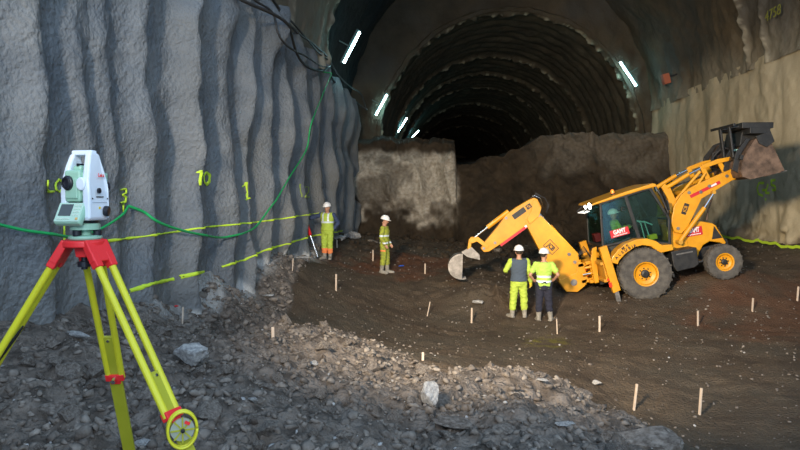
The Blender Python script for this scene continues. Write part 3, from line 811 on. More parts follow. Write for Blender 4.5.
wallrun([(231, -12), (247, 2), (262, 14), (283, 42), (296, 58), (312, 66), (328, 67)], .14, .026, 'cable', M['cable'], 6, label='thinner cable running beside the thick one on the wall top', cat='cable')
def vaultrun(px, Ys, r, name, **kw):
    P = curve_pts([at(a, b, Yq) for (a, b), Yq in zip(px, Ys)], 8)
    return MB().tube(P, r, 8).build(name, M['cable'], smooth=True, **kw)
def vaultY(px, py):                                     # where a sight line meets the vault
    d = ray(px, py)
    for Yq in np.arange(12, 35, 0.05):
        x, z = d.x * Yq / d.y, 3.2 + d.z * Yq / d.y
        if (z > CZ and math.hypot(x - CX, z - CZ) > CR - 0.15) or (z <= CZ and (x < XL + 0.15)): return Yq
    return 34.5
for pts, r, lab in (([(270, -5), (281, 12), (290, 25), (299, 34), (308, 40), (318, 48), (327, 56)], .038, 'upper cable looping along the vault edge'),
                    ([(255, -5), (275, 8), (292, 22), (306, 38), (318, 52), (330, 62), (329, 68)], .03, 'thin cable hanging below the upper cable'),
                    ([(329, 68), (333, 80), (345, 91), (356, 102), (367, 110)], .04, 'dark cable continuing towards the second lamp'),
                    ([(328, 58), (340, 77), (352, 88), (361, 94), (366, 109)], .035, 'thin dark cable above it towards the second lamp')):
    vaultrun(pts, [vaultY(*q) - 0.2 for q in pts], r, 'cable', label=lab, cat='cable')

def tube_lamp(px, py, Yq, L, lab, ang):
    p = at(px, py, Yq)
    tg = Vector((math.sin(R(ang)), 0, math.cos(R(ang)))); rd = Vector((tg.z, 0, -tg.x)) * (1 if ang > 0 else -1)
    e = empty('fluorescent_lamp', p, label=lab, cat='lamp', group='fluorescent lamps on the tunnel arch')
    MB().bar(tg * -(L / 2 + .06) - rd * .11, tg * (L / 2 + .06) - rd * .11, .17, .1, rd).build('housing', M['tubebox'], e, bevel=.01)
    MB().cyl(tg * -L / 2, tg * L / 2, .045, n=12).build('lamp_tube', M['tube'], e, smooth=True)
    MB().bar(-rd * .05 + tg * (L / 2 + .02), -rd * .05 + tg * (L / 2 + .05), .12, .16, rd).bar(-rd * .05 - tg * (L / 2 + .02), -rd * .05 - tg * (L / 2 + .05), .12, .16, rd).build('lamp_holder', M['tubebox'], e)
    MB().bar(-rd * .15, -rd * .6, .05, .05, tg).bar(-rd * .12, -rd * .12 + Vector((0, .75, 0)), .04, .04).build('bracket', M['tubebox'], e)
    l = lamp('lamp_light', 'POINT', tuple(p + rd * .25), (0, 0, 0), 0, (.18, .78, .9), shadow_soft_size=.2)
    l.data.energy = 32
    return e
tube_lamp(352, 47.5, 26.0, 1.42, 'nearest and largest fluorescent lamp, upper left of the arch', 28)
tube_lamp(381.5, 105, 34.7, 1.28, 'second fluorescent lamp on the left of the arch, beside the cable end', 29)
tube_lamp(402.5, 125, 49, 1.3, 'third fluorescent lamp on the left, just above the pale bench', 33)
tube_lamp(415, 134.5, 63, 1.1, 'smallest and farthest fluorescent lamp, low over the bench', 43)
tube_lamp(628, 74, 34.6, 1.55, 'fluorescent lamp alone on the right side of the arch', -34)
p = at(666, 79, 31.5)
e = empty('junction_box', p, label='small terracotta coloured box fixed high on the right vault', cat='box')
dd = Vector((CX - p.x, 0, CZ - p.z)).normalized()
MB().box((0, 0, 0), (.3, .36, .5), (0, -.25, 0)).build('body', M['boxred'], e, bevel=.02)
MB().box((-.16, 0, -.0), (.03, .3, .42), (0, -.25, 0)).build('lid', M['boxred'], e, bevel=.01)
MB().bar((0.1, 0, .1), (.75, 0, .3), .08, .08).build('bracket', M['black'], e)
# lime tape along the foot of the right wall
tp = [at(*q) for q in ((722, 236, 25.2), (735, 237.5, 24.0), (752, 240.5, 22.6), (766, 241.5, 21.7), (782, 245, 20.7), (800, 248.5, 19.8), (822, 252, 18.8))]
tp = curve_pts(tp, 6)
mb = MB(); V_ = []
for i, p in enumerate(tp):
    p.x -= 0.12; p.z = max(p.z, g1(p.x, p.y) + .05) + .02 * math.sin(i * 1.7)
for dx, dz in ((0, -.045), (0, .045), (.006, .045), (.006, -.045)):
    V_ += [p + Vector((dx, 0, dz + .03 * math.sin(j * .9))) for j, p in enumerate(tp)]
n_ = len(tp)
mb.add(V_, [(a * n_ + i, a * n_ + i + 1, ((a + 1) % 4) * n_ + i + 1, ((a + 1) % 4) * n_ + i) for a in range(4) for i in range(n_ - 1)])
mb.build('marking_tape', M['tape'], label='lime yellow tape lying along the foot of the right wall', cat='tape')

# ------------------------------------------------------------ surveying tripod and instrument
TP = Vector((-1.53, 2.65, 3.035))
tr = empty('surveying_tripod', (TP.x, TP.y, TP.z), label='yellow surveying tripod with red head on the rubble heap', cat='tripod')
hd = MB().lathe([(0, .0), (.083, .0), (.09, -.006), (.09, -.028), (.075, -.034), (0, -.034)], (0, 0, 0), n=3 * 14)
hd.prism([(-.03, -.03), (.03, -.03), (.022, -.075), (-.022, -.075)], -.03, .03)
head = hd.build('head', M['tred'], tr, bevel=.003)
MB().cyl((0, 0, -.03), (0, 0, -.13), .013).lathe([(0, -.09), (.028, -.095), (.028, -.118), (0, -.12)], (0, 0, 0)).build('fixing_screw', M['tsblack'], tr)
for az, plate, cl, nm, fr in ((192, .56, .76, 'left', .92), (100, .50, .73, 'mid', .73), (-20, .60, .78, 'right', 1.06)):
    a = R(az); o2 = Vector((math.cos(a), math.sin(a), 0)); sd = Vector((-math.sin(a), math.cos(a), 0))
    top = o2 * .075 + Vector((0, 0, -.03))
    fx_, fy_ = TP.x + o2.x * fr, TP.y + o2.y * fr
    foot = o2 * fr + Vector((0, 0, g1(fx_, fy_) - TP.z - .03))
    ax = (foot - top).normalized(); L = (foot - top).length
    upn = sd.cross(ax).normalized()
    # frame for the leg: x = sd, y = upn, along = ax
    leg = empty('leg', (0, 0, 0)); leg.parent = tr
    P = lambda t, s=0, u=0: top + ax * t + sd * s + upn * u
    MB().bar(P(-.03), P(.075), .115, .034, upn).bar(P(.03, -.037), P(.10, -.037), .036, .036, upn).bar(P(.03, .037), P(.10, .037), .036, .036, upn).build('hinge', M['tred'], leg, bevel=.005)
    mb = MB()
    for s in (-1, 1): mb.cyl(P(.07, s * .036), P(cl + .02, s * .031), .0155, n=14)
    mb.build('rod', M['tyel'], leg, smooth=False, bevel=0)
    mb = MB(); mb.bar(P(plate), P(L - .12), .060, .016, upn); mb.build('lower_leg', M['tyeld'], leg, bevel=.002)
    MB().bar(P(cl - .004), P(cl + .034), .088, .036, upn).bar(P(cl + .03, .0), P(cl + .055, 0), .05, .03, upn).build('clamp', M['tred'], leg, bevel=.004)
    MB().cyl(P(cl + .015, 0, .015), P(cl + .015, 0, .045), .012, n=12).build('clamp_knob', M['chrome'], leg)
    MB().cyl(P(plate + .02, 0, -.014), P(plate + .02, 0, .014), .007, n=10).build('clamp_screw', M['chrome'], leg)
    MB().cyl(P(L - .14), P(L - .02), .018, .006, n=10).bar(P(L - .14), P(L - .12), .06, .05, upn).build('foot', M['steel'], leg)
    if nm == 'left':
        MB().bar(P(.40, -.036, .012), P(.58, .036, .012), .03, .006, upn).bar(P(.46, -.035, -.015), P(.70, .0, -.015), .03, .006, upn).build('strap', M['strap'], leg)
    if nm == 'right': rleg = (top, ax, sd, upn)
top, ax, sd, upn = rleg
q0 = TP + top + ax * .84 + sd * .0 + Vector((.05, -.06, 0))
rel = empty('tape_reel', q0, rot=(0, 0, R(28)), label='yellow rimmed round tape reel hanging at the right tripod leg', cat='reel')
mb = MB(); nrm = Vector((0, -1, 0.1))
mb.tube([Vector((.056 * math.cos(t), 0, .074 * math.sin(t))) for t in np.linspace(0, 2 * PI, 33)], .006, 8); mb.tube([Vector((.056 * math.cos(t), .02, .074 * math.sin(t))) for t in np.linspace(0, 2 * PI, 33)], .006, 8)
mb.build('rim', M['tyel'], rel, smooth=True)
mb = MB(); mb.v += []; mb.lathe([(0, 0), (.046, .002), (.046, .014), (0, .016)], (0, .002, 0), (0, 1, 0)); mb.build('disc', M['disc'], rel)
mb = MB()
for k in range(8): mb.bar((0, -.002, 0), (.046 * math.cos(k * PI / 4), -.002, .052 * math.sin(k * PI / 4)), .006, .004, (0, 1, 0))
mb.build('spokes', M['tyeld'], rel)
MB().lathe([(0, 0), (.009, 0), (.008, .01), (0, .011)], (0, -.006, 0), (0, -1, 0), n=14).build('hub', M['tsblack'], rel)
MB().box((.018, -.005, .028), (.022, .003, .012), (0, .5, 0)).build('label_patch', M['tred'], rel)

ts = empty('total_station', (TP.x + .006, TP.y, TP.z + .001), rot=(0, 0, R(-10)), label='white and green surveying instrument on the yellow tripod', cat='surveying instrument')
ts.scale = (.86, .9, 1.09)
# tribrach
MB().lathe([(0, 0), (.072, 0), (.078, .006), (.078, .014), (.06, .018), (0, .018)], (0, 0, 0), n=6 * 6).build('base_plate', M['tsgreen'], ts, bevel=.002)
MB().rings([(0, 0, .040, .070, .070), (0, 0, .062, .070, .070), (0, 0, .068, .058, .058)], 6 * 5).cyl((0, 0, .018), (0, 0, .045), .03).build('tribrach', M['tsgreen'], ts, bevel=.002)
for k in range(3):
    a = R(30 + 120 * k)
    MB().lathe([(.006, .010), (.019, .016), (.0205, .020), (.0205, .036), (.018, .040), (.006, .042)], (.055 * math.cos(a), .055 * math.sin(a), 0), n=24).build('foot_screw', M['tsblack'], ts, bevel=.001)
MB().rings([(0, 0, .066, .062, .058), (0, 0, .080, .066, .062)], 30).build('base_collar', M['tsblack'], ts)
# alidade: two standards (x = +-) joined at the foot; telescope along y
zb_ = .078
MB().box((0, 0.0, .103), (.165, .135, .050)).build('alidade_base', M['tswhite'], ts, bevel=.008)
side = [(-.070, .082), (.070, .082), (.073, .12), (.071, .205), (.066, .245), (.050, .29), (.030, .345), (-.022, .352), (-.034, .345), (-.052, .29), (-.066, .24), (-.070, .19)]
def yprism(mb, poly, x0, x1):
    n = len(poly); vs = [(x0, y, z) for y, z in poly] + [(x1, y, z) for y, z in poly]
    return mb.add(vs, [tuple(range(n)), tuple(range(2 * n - 1, n - 1, -1))] + [((i + 1) % n, i, n + i, n + (i + 1) % n) for i in range(n)])
yprism(MB(), side, .046, .088).build('side_cover', M['tswhite'], ts, bevel=.009)
lows = [(-.062, .10), (.062, .10), (.066, .205), (.058, .250), (.045, .29), (.028, .34), (-.020, .344), (-.046, .29), (-.060, .24), (-.064, .19)]
yprism(MB(), lows, -.088, -.052).build('side_cover', M['tswhite'], ts, bevel=.009, label='far white side cover')
hb = MB(); hb.box((0, .002, .3475), (.118, .040, .020)); hb.build('carrying_handle', M['tswhite'], ts, bevel=.006)
MB().box((-.010, .0, .125), (.10, .09, .012)).box((0, .060, .18), (.10, .02, .13)).build('inner_frame', M['tsgreend'], ts, bevel=.002)
# telescope block
for o_ in [q for q in ts.children if q.name.startswith('side_cover')]:
    for v_ in o_.data.vertices:
        if v_.co.z > .2: v_.co.x *= 1 - (v_.co.z - .2) * 1.7
tel = MB().box((-.012, -.012, .214), (.092, .112, .125)).box((-.006, .0, .284), (.05, .085, .025)).build('telescope', M['tsgreen'], ts, bevel=.010)
MB().box((-.012, -.070, .204), (.070, .012, .080)).build('telescope_front', M['tsgreen'], tel, bevel=.005)
MB().lathe([(.026, 0), (.029, .006), (.029, .016), (.024, .020), (.024, .026), (.016, .028), (.015, .020), (0, .018)], (-.026, -.070, .226), (0, -1, 0)).build('eyepiece', M['tsblack'], tel, smooth=False, bevel=.001)
MB().lathe([(.030, 0), (.030, .03), (.026, .032), (.024, .02), (0, .018)], (-.006, .044, .224), (0, 1, 0)).build('objective', M['tsblack'], tel, bevel=.001)
MB().cyl((.0, -.045, .298), (.0, .035, .298), .006, n=12).build('sight', M['tsblack'], tel)
MB().lathe([(.0, .0), (.026, .0), (.026, .010), (.022, .014), (0, .014)], (.044, -.066, .222), (0, -1, 0)).build('tilt_axis_cap', M['tswhite'], ts, bevel=.002)
MB().box((.036, -.040, .222), (.022, .03, .09)).build('inner_standard', M['tsgreen'], ts, bevel=.004)
# side knobs
MB().lathe([(.006, 0), (.011, .004), (.011, .013), (.0, .016)], (.088, -.012, .196), (1, 0, 0), n=20).build('side_knob', M['tsblack'], ts)
MB().lathe([(.010, 0), (.020, .004), (.021, .010), (.021, .022), (.018, .026), (0, .027)], (.086, .030, .116), (1, .25, -.1), n=26).build('drive_knob', M['tsblack'], ts, bevel=.001)
MB().lathe([(.010, 0), (.018, .004), (.018, .022), (0, .024)], (.060, .068, .215), (.3, 1, 0), n=26).build('drive_knob', M['tsblack'], ts)
MB().box((.045, .075, .235), (.04, .03, .07)).build('battery_cover', M['tsgreen'], ts, bevel=.006)
MB().box((.0885, .002, .172), (.002, .05, .004)).box((.0885, -.048, .165), (.002, .006, .006)).box((.0885, .055, .165), (.002, .006, .006)).build('side_marking', M['tsblack'], ts)
MB().box((.0885, .000, .128), (.0015, .013, .009)).build('warning_label', mat('label_yellow', (.8, .6, .03), .5), ts)
MB().box((.0885, .020, .128), (.0015, .020, .010)).build('info_label', mat('label_pale', (.8, .78, .86), .5), ts)
MB().box((.0885, .0, .150), (.0012, .105, .0015)).build('seam', mat('seam_grey', (.45, .52, .6), .5), ts)
text('Leica', .021, M['tred'], ts, (.0885, .012, .258), (R(90), 0, R(90)), depth=.0006, bold=.0003, shear=.25)
# display and keyboard, tilted back, facing the operator
kp = empty('keyboard', (-.012, -.088, .110), rot=(R(-32), 0, 0)); kp.parent = ts
MB().box((0, .014, 0), (.150, .030, .095)).build('case', M['tsgreen'], kp, bevel=.008)
MB().box((0, -.0025, 0), (.142, .004, .086)).build('panel', mat('panel_green', (.50, .72, .60), .45), kp, bevel=.002)
MB().box((-.020, -.0055, .008), (.070, .003, .052)).build('screen', M['screen'], kp)
mb = MB()
for r_ in range(4):
    for c_ in range(3): mb.box((.030 + c_ * .0135, -.006, .030 - r_ * .0145), (.009, .003, .008))
for c_ in range(6): mb.box((-.050 + c_ * .0125, -.006, -.031), (.009, .003, .007))
mb.build('keys', M['key'], kp)
MB().box((.057, -.006, -.031), (.012, .003, .009)).build('key', mat('key_orange', (.75, .45, .15), .5), kp)

# ------------------------------------------------------------ backhoe loader
# local frame: x forward, y left, z up; origin on the ground under the rear axle
PITCH = R(14)
jc = empty('backhoe_loader', (5.69, 17.55, .645), rot=(0, -PITCH, 0), label='yellow backhoe loader with raised front bucket on the dark soil', cat='backhoe loader')
YE, DU, BK = M['yellow'], M['dusty'], M['black']
def wheel(x, y, z, r, w, rim, nm):
    s = -1 if y < 0 else 1
    e = empty(nm, (x, y, z)); e.parent = jc
    h = w / 2
    prof = [(rim, -h * .80), (rim + .02, -h * .9), (r * .82, -h), (r * .93, -h * .93), (r * .965, -h * .75), (r * .97, 0), (r * .965, h * .75), (r * .93, h * .93), (r * .82, h), (rim + .02, h * .9), (rim, h * .80), (rim, -h * .8)]
    t = MB().lathe(prof, (0, 0, 0), (0, 1, 0), 48)
    nl = 22
    for k in range(nl):
        for sg in (-1, 1):
            a0 = 2 * PI * (k + (.25 if sg > 0 else -.25)) / nl; da = .20
            p0 = Vector((math.cos(a0) * r * .975, sg * .02, math.sin(a0) * r * .975)); p1 = Vector((math.cos(a0 + da) * r * .955, sg * h * .93, math.sin(a0 + da) * r * .955))
            t.bar(p0, p1, r * .05, r * .055, (math.cos(a0 + da / 2), 0, math.sin(a0 + da / 2)))
            p2 = Vector((math.cos(a0 + da) * r * .86, sg * h * 1.0, math.sin(a0 + da) * r * .86))
            t.bar(p1, p2, r * .05, r * .03, (0, sg, 0))
    t.build('tyre', M['tyre'], e, smooth=False)
    MB().lathe([(rim + .012, h * .80), (rim + .012, h * .90), (rim - .02, h * .86), (rim - .035, h * .45), (rim * .62, h * .30), (rim * .58, h * .42), (0, h * .42)], (0, 0, 0), (0, s, 0), 36).build('rim', YE, e, smooth=False)
    b = MB().lathe([(0, h * .40), (rim * .36, h * .40), (rim * .33, h * .70), (rim * .2, h * .78), (0, h * .78)], (0, 0, 0), (0, s, 0), 20)
    for k in range(8):
        a = k * PI / 4; b.cyl((math.cos(a) * rim * .47, s * h * .3, math.sin(a) * rim * .47), (math.cos(a) * rim * .47, s * h * .5, math.sin(a) * rim * .47), .018, n=8)
    b.build('hub', BK, e)
    return e
for y in (-.93, .93): wheel(0.02, y, .70, .70, .42, .31, 'rear_wheel')
for y in (-.92, .92): wheel(2.06, y, .52, .47, .30, .225, 'front_wheel')
# chassis and axles
MB().box((.75, 0, .72), (3.5, .62, .36)).cyl((0.02, -.8, .70), (0.02, .8, .70), .14).cyl((2.06, -.8, .52), (2.06, .8, .52), .09).box((2.2, 0, .75), (.5, .5, .3)).box((2.06, 0, .58), (.25, .8, .18)).build('chassis', BK, jc, bevel=.02)
for s in (-1, 1):
    f = MB()
    arc = [(-.80, 1.22), (-.70, 1.36), (-.52, 1.50), (-.30, 1.60), (0.0, 1.64), (.25, 1.60), (.46, 1.48), (.58, 1.34), (.84, 1.30), (.84, 1.15), (.52, 1.15), (.42, 1.24), (.30, 1.38), (.10, 1.46), (-.12, 1.45), (-.38, 1.34), (-.58, 1.20), (-.62, 1.12)]
    f.prism(arc, s * .72, s * 1.12); f.build('fender', YE, jc, bevel=.015)
    # tank / step box between the wheels
    tk = MB().prism([(.80, 1.10), (1.46, 1.06), (1.42, .62), (1.30, .56), (.84, .56), (.78, .70)], s * .50, s * 1.02).build('side_tank', BK, jc, bevel=.02)
    if s < 0: MB().box((1.12, -1.025, .99), (.42, .02, .035), (0, .05, 0)).build('tank_strip', M['steel'], tk)
    MB().box((1.50, s * .80, .66), (.14, .30, .05)).box((.70, s * .92, .50), (.05, .36, .10)).build('step', BK, jc, bevel=.01)
# bonnet
hood = [(1.05, 1.12), (1.05, 1.72), (1.55, 1.70), (1.95, 1.62), (2.22, 1.50), (2.30, 1.42), (2.42, 1.02), (2.46, .90), (2.40, .86), (2.30, .94), (2.05, 1.04), (1.86, .98), (1.70, .80), (1.64, .66), (1.44, .68), (1.42, 1.02), (1.30, 1.12)]
MB().prism(hood, -.46, .46).build('bonnet', YE, jc, bevel=.03)
for s in (-1, 1): MB().prism([(2.24, 1.42), (2.11, 1.08), (2.38, 1.06)], s * .45, s * .472).build('side_vent', BK, jc)
MB().box((2.385, 0, 1.18), (.03, .6, .34), (0, .26, 0)).build('front_grille', BK, jc)
MB().box((2.50, 0, .80), (.14, .62, .36)).box((2.42, 0, 1.0), (.1, .8, .06)).build('front_weight', BK, jc, bevel=.02)
def sticker(x, y, z, w, h, rot, parent):
    g = empty('red_sticker', (x, y, z), rot=rot); g.parent = parent
    MB().box((0, 0, 0), (w, .004, h)).build('backing', M['red'], g)
    text('GAMT', h * .78, M['white'], g, (0, -.004, h * .13), (R(90), 0, 0), bold=h * .03, depth=.001, sx=w / h / 3.3)
    mb = MB()
    for k in range(9): mb.box(((k - 4) * w * .085, -.003, -h * .33), (w * .06, .003, h * .12))
    mb.build('small_print', M['white'], g)
    return g
sticker(1.70, -.466, 1.40, .44, .235, (0, R(4), 0), jc)
# cab
cab = empty('cab', (0, 0, 0)); cab.parent = jc
w2 = .74
RB, RT, MT, MBt, FT, FK, FB = (-.80, 1.62), (-.60, 2.74), (.08, 2.78), (.17, 1.60), (.74, 2.82), (1.04, 1.92), (.90, 1.22)
def pil(a, b, y, w=.07, d=.06, yy=None): return MB().bar((a[0], y, a[1]), (b[0], y if yy is None else yy, b[1]), d, w, (1, 0, 0))
for y in (-w2, w2):
    mb = MB()
    for a, b, w in ((RB, RT, .06), (MT, MBt, .09), (FT, FK, .07), (FK, FB, .07), (RT, FT, .05)): mb.bar((a[0], y, a[1]), (b[0], y, b[1]), .06, w, (1, 0, 0) if abs(a[0] - b[0]) < .5 else (0, 0, 1))
    mb.bar((MBt[0], y, MBt[1]), (.48, y, 1.42), .06, .06).bar((.48, y, 1.42), (FB[0], y, FB[1] + .06), .06, .06).bar((RB[0], y, RB[1]), (MBt[0], y, MBt[1]), .06, .06)
    mb.build('pillar', BK, cab, bevel=.012)
MB().bar((RT[0], -w2, RT[1]), (RT[0], w2, RT[1]), .06, .08).bar((RB[0], -w2, RB[1]), (RB[0], w2, RB[1]), .05, .07).bar((FT[0], -w2, FT[1]), (FT[0], w2, FT[1]), .06, .08).bar((FK[0], -w2, FK[1]), (FK[0], w2, FK[1]), .05, .05).bar((-.7, -.15, 2.2), (-.7, -.15, 2.21), .05, .05).build('cross_member', BK, cab, bevel=.01)
for y in (-w2, w2):
    o = MB().prism([(-.76, 1.66), (-.58, 2.70), (.05, 2.74), (.13, 1.64)], y - .006, y + .006).build('side_window', M['cabglass'], cab)
    if y < 0: near_win = o
    MB().prism([(.21, 1.62), (.13, 2.74), (.70, 2.78), (1.00, 1.92), (.88, 1.28), (.50, 1.44)], y - .006, y + .006).build('door_glass', M['cabglass'], cab)
mb = MB(); mb.bar((RB[0] + .01, 0, RB[1] + .06), (RT[0], 0, RT[1] - .05), 1.42, .01, (1, 0, 0)); mb.build('rear_window', M['cabglass'], cab)
mb = MB(); mb.bar((FK[0], 0, FK[1]), (FT[0], 0, FT[1] - .04), 1.42, .01, (1, 0, 0)); mb.build('windscreen', M['cabglass'], cab)
MB().prism([(-.84, 2.74), (-.80, 2.80), (.1, 2.90), (.84, 2.94), (.92, 2.90), (.90, 2.83), (.5, 2.83), (-.6, 2.76)], -.80, .80).build('roof', YE, cab, bevel=.025)
MB().box((.15, 0, 1.30), (1.5, 1.36, .10)).box((-.45, 0, 1.52), (.6, 1.36, .24)).box((.25, -.60, 2.0), (.03, .02, .28), (0, .1, 0)).build('cab_floor', M['interior'], cab)
MB().box((-.18, 0, 1.62), (.48, .52, .14)).box((-.42, 0, 1.98), (.14, .50, .62), (0, -.12, 0)).box((-.2, .30, 1.84), (.34, .07, .06)).build('driver_seat', M['interior'], cab, bevel=.04)
MB().tube([(.70, 0, 1.4), (.52, 0, 2.02)], .04).tube([(.50 + .06 * math.cos(t), .19 * math.sin(t), 2.04 + .17 * math.cos(t)) for t in np.linspace(0, 2 * PI, 25)], .016).box((.78, 0, 1.75), (.2, .7, .5)).build('steering_column', M['interior'], cab)
MB().tube([(.42, -.4, 1.40), (.40, -.42, 1.95), (.34, -.42, 2.02)], .016).tube([(.25, -.63, 2.06), (.48, -.65, 1.96), (.62, -.65, 1.86)], .018).tube([(.52, -.5, 1.5), (.47, -.52, 2.0)], .014).build('control_lever', M['teal'], cab)
MB().box((.60, -.45, 1.52), (.22, .2, .14)).build('toolbox', M['glove'], cab, bevel=.02)
MB().box((-.66, .25, 1.78), (.18, .30, .24)).build('red_box', M['red'], cab, bevel=.02)
sticker(-.29, -w2 - .012, 1.88, .50, .20, (0, R(-2), 0), near_win)
MB().tube([(-.02, -w2 - .02, 2.50), (-.10, -w2 - .06, 2.52), (-.12, -w2 - .06, 2.44), (-.02, -w2 - .03, 2.42)], .015).box((.10, -w2 - .04, 1.95), (.05, .03, .16)).build('door_handle', BK, cab)
# working lamps and beacon
for (x, y, z, r, m_) in ((-.86, -.62, 2.74, .085, 'lampon'), (-.90, -.30, 2.72, .055, 'lampon')):
    g = empty('work_lamp', (x, y, z), rot=(0, 0, 0)); g.parent = cab
    MB().lathe([(r * .5, .08), (r, .06), (r * 1.1, 0), (r, -.01)], (0, 0, 0), (.9, .35, -.05), 20).build('shell', BK, g)
    MB().lathe([(0, -.015), (r * .95, -.005), (r * .95, .01), (0, .02)], (0, 0, 0), (.9, .35, -.05), 20).build('lens', M[m_], g)
MB().box((-.98, -.30, 2.60), (.16, .70, .02), (0, -.10, 0)).build('lamp_tray', M['trayglow'], cab)  # tray is no lamp; the lamp light falling on it is given as glow
MB().bar((-.80, -.62, 2.76), (-1.05, -.62, 2.62), .03, .02).bar((-.80, .2, 2.76), (-1.05, .2, 2.62), .03, .02).build('tray_bracket', BK, cab)
bc = MB().lathe([(.0, .0), (.06, .0), (.05, .03), (0, .03)], (0, 0, 0)).build('beacon_base', BK, cab); bc.location = (-.10, -.30, 2.88)
MB().lathe([(.045, .03), (.045, .10), (.03, .13), (0, .135)], (0, 0, 0)).build('beacon_lens', M['beacon'], bc, smooth=True)
# exhaust stack and mirror at the front corner
MB().tube([(1.02, -.56, 1.7), (1.12, -.56, 2.1), (1.04, -.56, 2.55), (.92, -.58, 2.86)], [.035, .035, .035, .04]).build('exhaust', BK, jc, smooth=True)
MB().cyl((.955, -.575, 2.70), (.915, -.58, 2.92), .042, .036).build('exhaust_tip', M['chrome'], jc)
MB().tube([(.85, -.76, 2.05), (1.02, -.90, 2.10), (1.02, -.92, 2.35)], .012).box((1.02, -.93, 2.30), (.03, .14, .26)).build('mirror', BK, jc)
# lettering on the near fender
for ch, x, z, a in (('M', -.40, 1.465, 24), ('K', -.28, 1.515, 16)): text(ch, .10, BK, jc, (x, -1.123, z + .03), (R(90), R(-a), 0), bold=.004)
for ch, x, z, a in (('A', -.62, 1.295, 38), ('L', -.53, 1.352, 32), ('S', -.44, 1.398, 26), ('U', -.345, 1.433, 20), ('B', -.245, 1.464, 14), ('I', -.165, 1.48, 10), ('R', -.095, 1.488, 5)):
    text(ch, .10, BK, jc, (x, -1.123, z), (R(90), R(-a), 0), bold=.004)

# loader arms
arm = [(1.16, 1.52), (1.12, 1.78), (1.30, 2.20), (1.56, 2.46), (1.90, 2.60), (2.40, 2.70), (3.20, 2.84), (3.30, 3.02), (3.36, 2.66), (3.28, 2.53), (2.91, 2.50), (2.40, 2.33), (2.04, 2.22), (1.84, 1.97), (1.50, 1.55), (1.32, 1.44)]
for s in (-1, 1):
    y0, y1 = s * .50, s * .60
    a_ = MB().prism(arm, y0, y1).build('loader_arm', YE, jc, bevel=.012)
    for (x, z) in ((1.26, 1.60), (1.75, 2.46), (2.30, 2.50), (2.80, 2.65), (3.24, 2.68), (2.05, 2.40)): MB().cyl((x, s * .48, z), (x, s * .625, z), .042, n=14).build('pivot_pin', M['steel'], a_)
    if s < 0:
        MB().box((2.18, -.603, 2.44), (.86, .006, .085), (0, R(-13), 0)).build('red_stripe', M['red'], a_)
        MB().box((2.42, -.606, 2.50), (.16, .006, .05), (0, R(-13), 0)).build('pale_mark', M['white'], a_)
        MB().box((1.56, -.603, 2.06), (.13, .006, .30), (0, R(32), 0)).build('name_plate', BK, a_)
        text('JCB', .11, M['yellow'], a_, (1.56, -.608, 2.06), (R(90), R(-58), 0), bold=.002)
    # lift ram
    MB().cyl((1.20, s * .68, 1.26), (2.02, s * .68, 1.98), .058).build('lift_ram_barrel', YE, jc, smooth=False)
    MB().cyl((1.98, s * .68, 1.945), (2.34, s * .68, 2.30), .030).build('lift_ram_rod', M['chrome'], jc)
    MB().cyl((2.34, s * .55, 2.32), (2.34, s * .72, 2.32), .05, n=14).cyl((1.20, s * .48, 1.24), (1.20, s * .74, 1.24), .06, n=14).build('ram_pin', DU, jc)
    # tilt ram on top and its levers
    MB().cyl((1.28, s * .44, 2.72), (1.92, s * .44, 2.93), .058).build('tilt_ram_barrel', YE, jc)
    MB().cyl((1.90, s * .44, 2.92), (2.32, s * .44, 3.02), .030).build('tilt_ram_rod', M['chrome'], jc)
    MB().prism([(1.14, 2.76), (1.24, 2.84), (1.36, 2.70), (1.44, 2.30), (1.32, 1.90), (1.20, 2.05), (1.24, 2.40)], s * .40, s * .47).build('tilt_linkage', YE, jc, bevel=.01)
    MB().prism([(2.24, 3.06), (2.36, 3.06), (2.46, 2.58), (2.34, 2.52)], s * .40, s * .48).prism([(2.28, 3.08), (2.72, 3.14), (3.34, 3.10), (3.34, 3.02), (2.74, 3.02), (2.30, 2.98)], s * .44, s * .50).prism([(2.70, 3.10), (2.80, 3.10), (2.96, 2.66), (2.82, 2.62)], s * .40, s * .46).build('tilt_link', YE, jc, bevel=.01)
    # loader tower at the cab front
    MB().prism([(1.00, .80), (.98, 1.50), (1.14, 1.86), (1.36, 1.82), (1.48, 1.48), (1.44, .80)], s * .44, s * .49).build('loader_tower', YE, jc, bevel=.01)
MB().cyl((1.75, -.5, 2.46), (1.75, .5, 2.46), .07).box((2.55, 0, 2.56), (.16, 1.02, .14), (0, -.2, 0)).build('arm_cross_tube', YE, jc)
MB().cyl((1.50, -.56, 2.06), (2.30, -.56, 2.86), .035).cyl((1.40, -.40, 2.30), (2.24, -.40, 2.92), .04).build('balance_rod', YE, jc)
# towed chain/hose hanging from the arm
MB().tube([(2.44, -.3, 2.36), (2.42, -.3, 2.12), (2.26, -.3, 1.86), (2.16, -.3, 1.60)], .022).build('hanging_chain', M['rust'], jc)
for k in range(3): MB().tube([(1.15, -.36 + k * .05, 2.0), (1.25, -.36 + k * .05, 2.62 + k * .06), (1.7, -.36 + k * .05, 2.72), (2.3, -.36 + k * .05, 2.76), (3.0, -.3 + k * .05, 2.92)], .014).build('hose', M['blackrub'], jc, smooth=True)
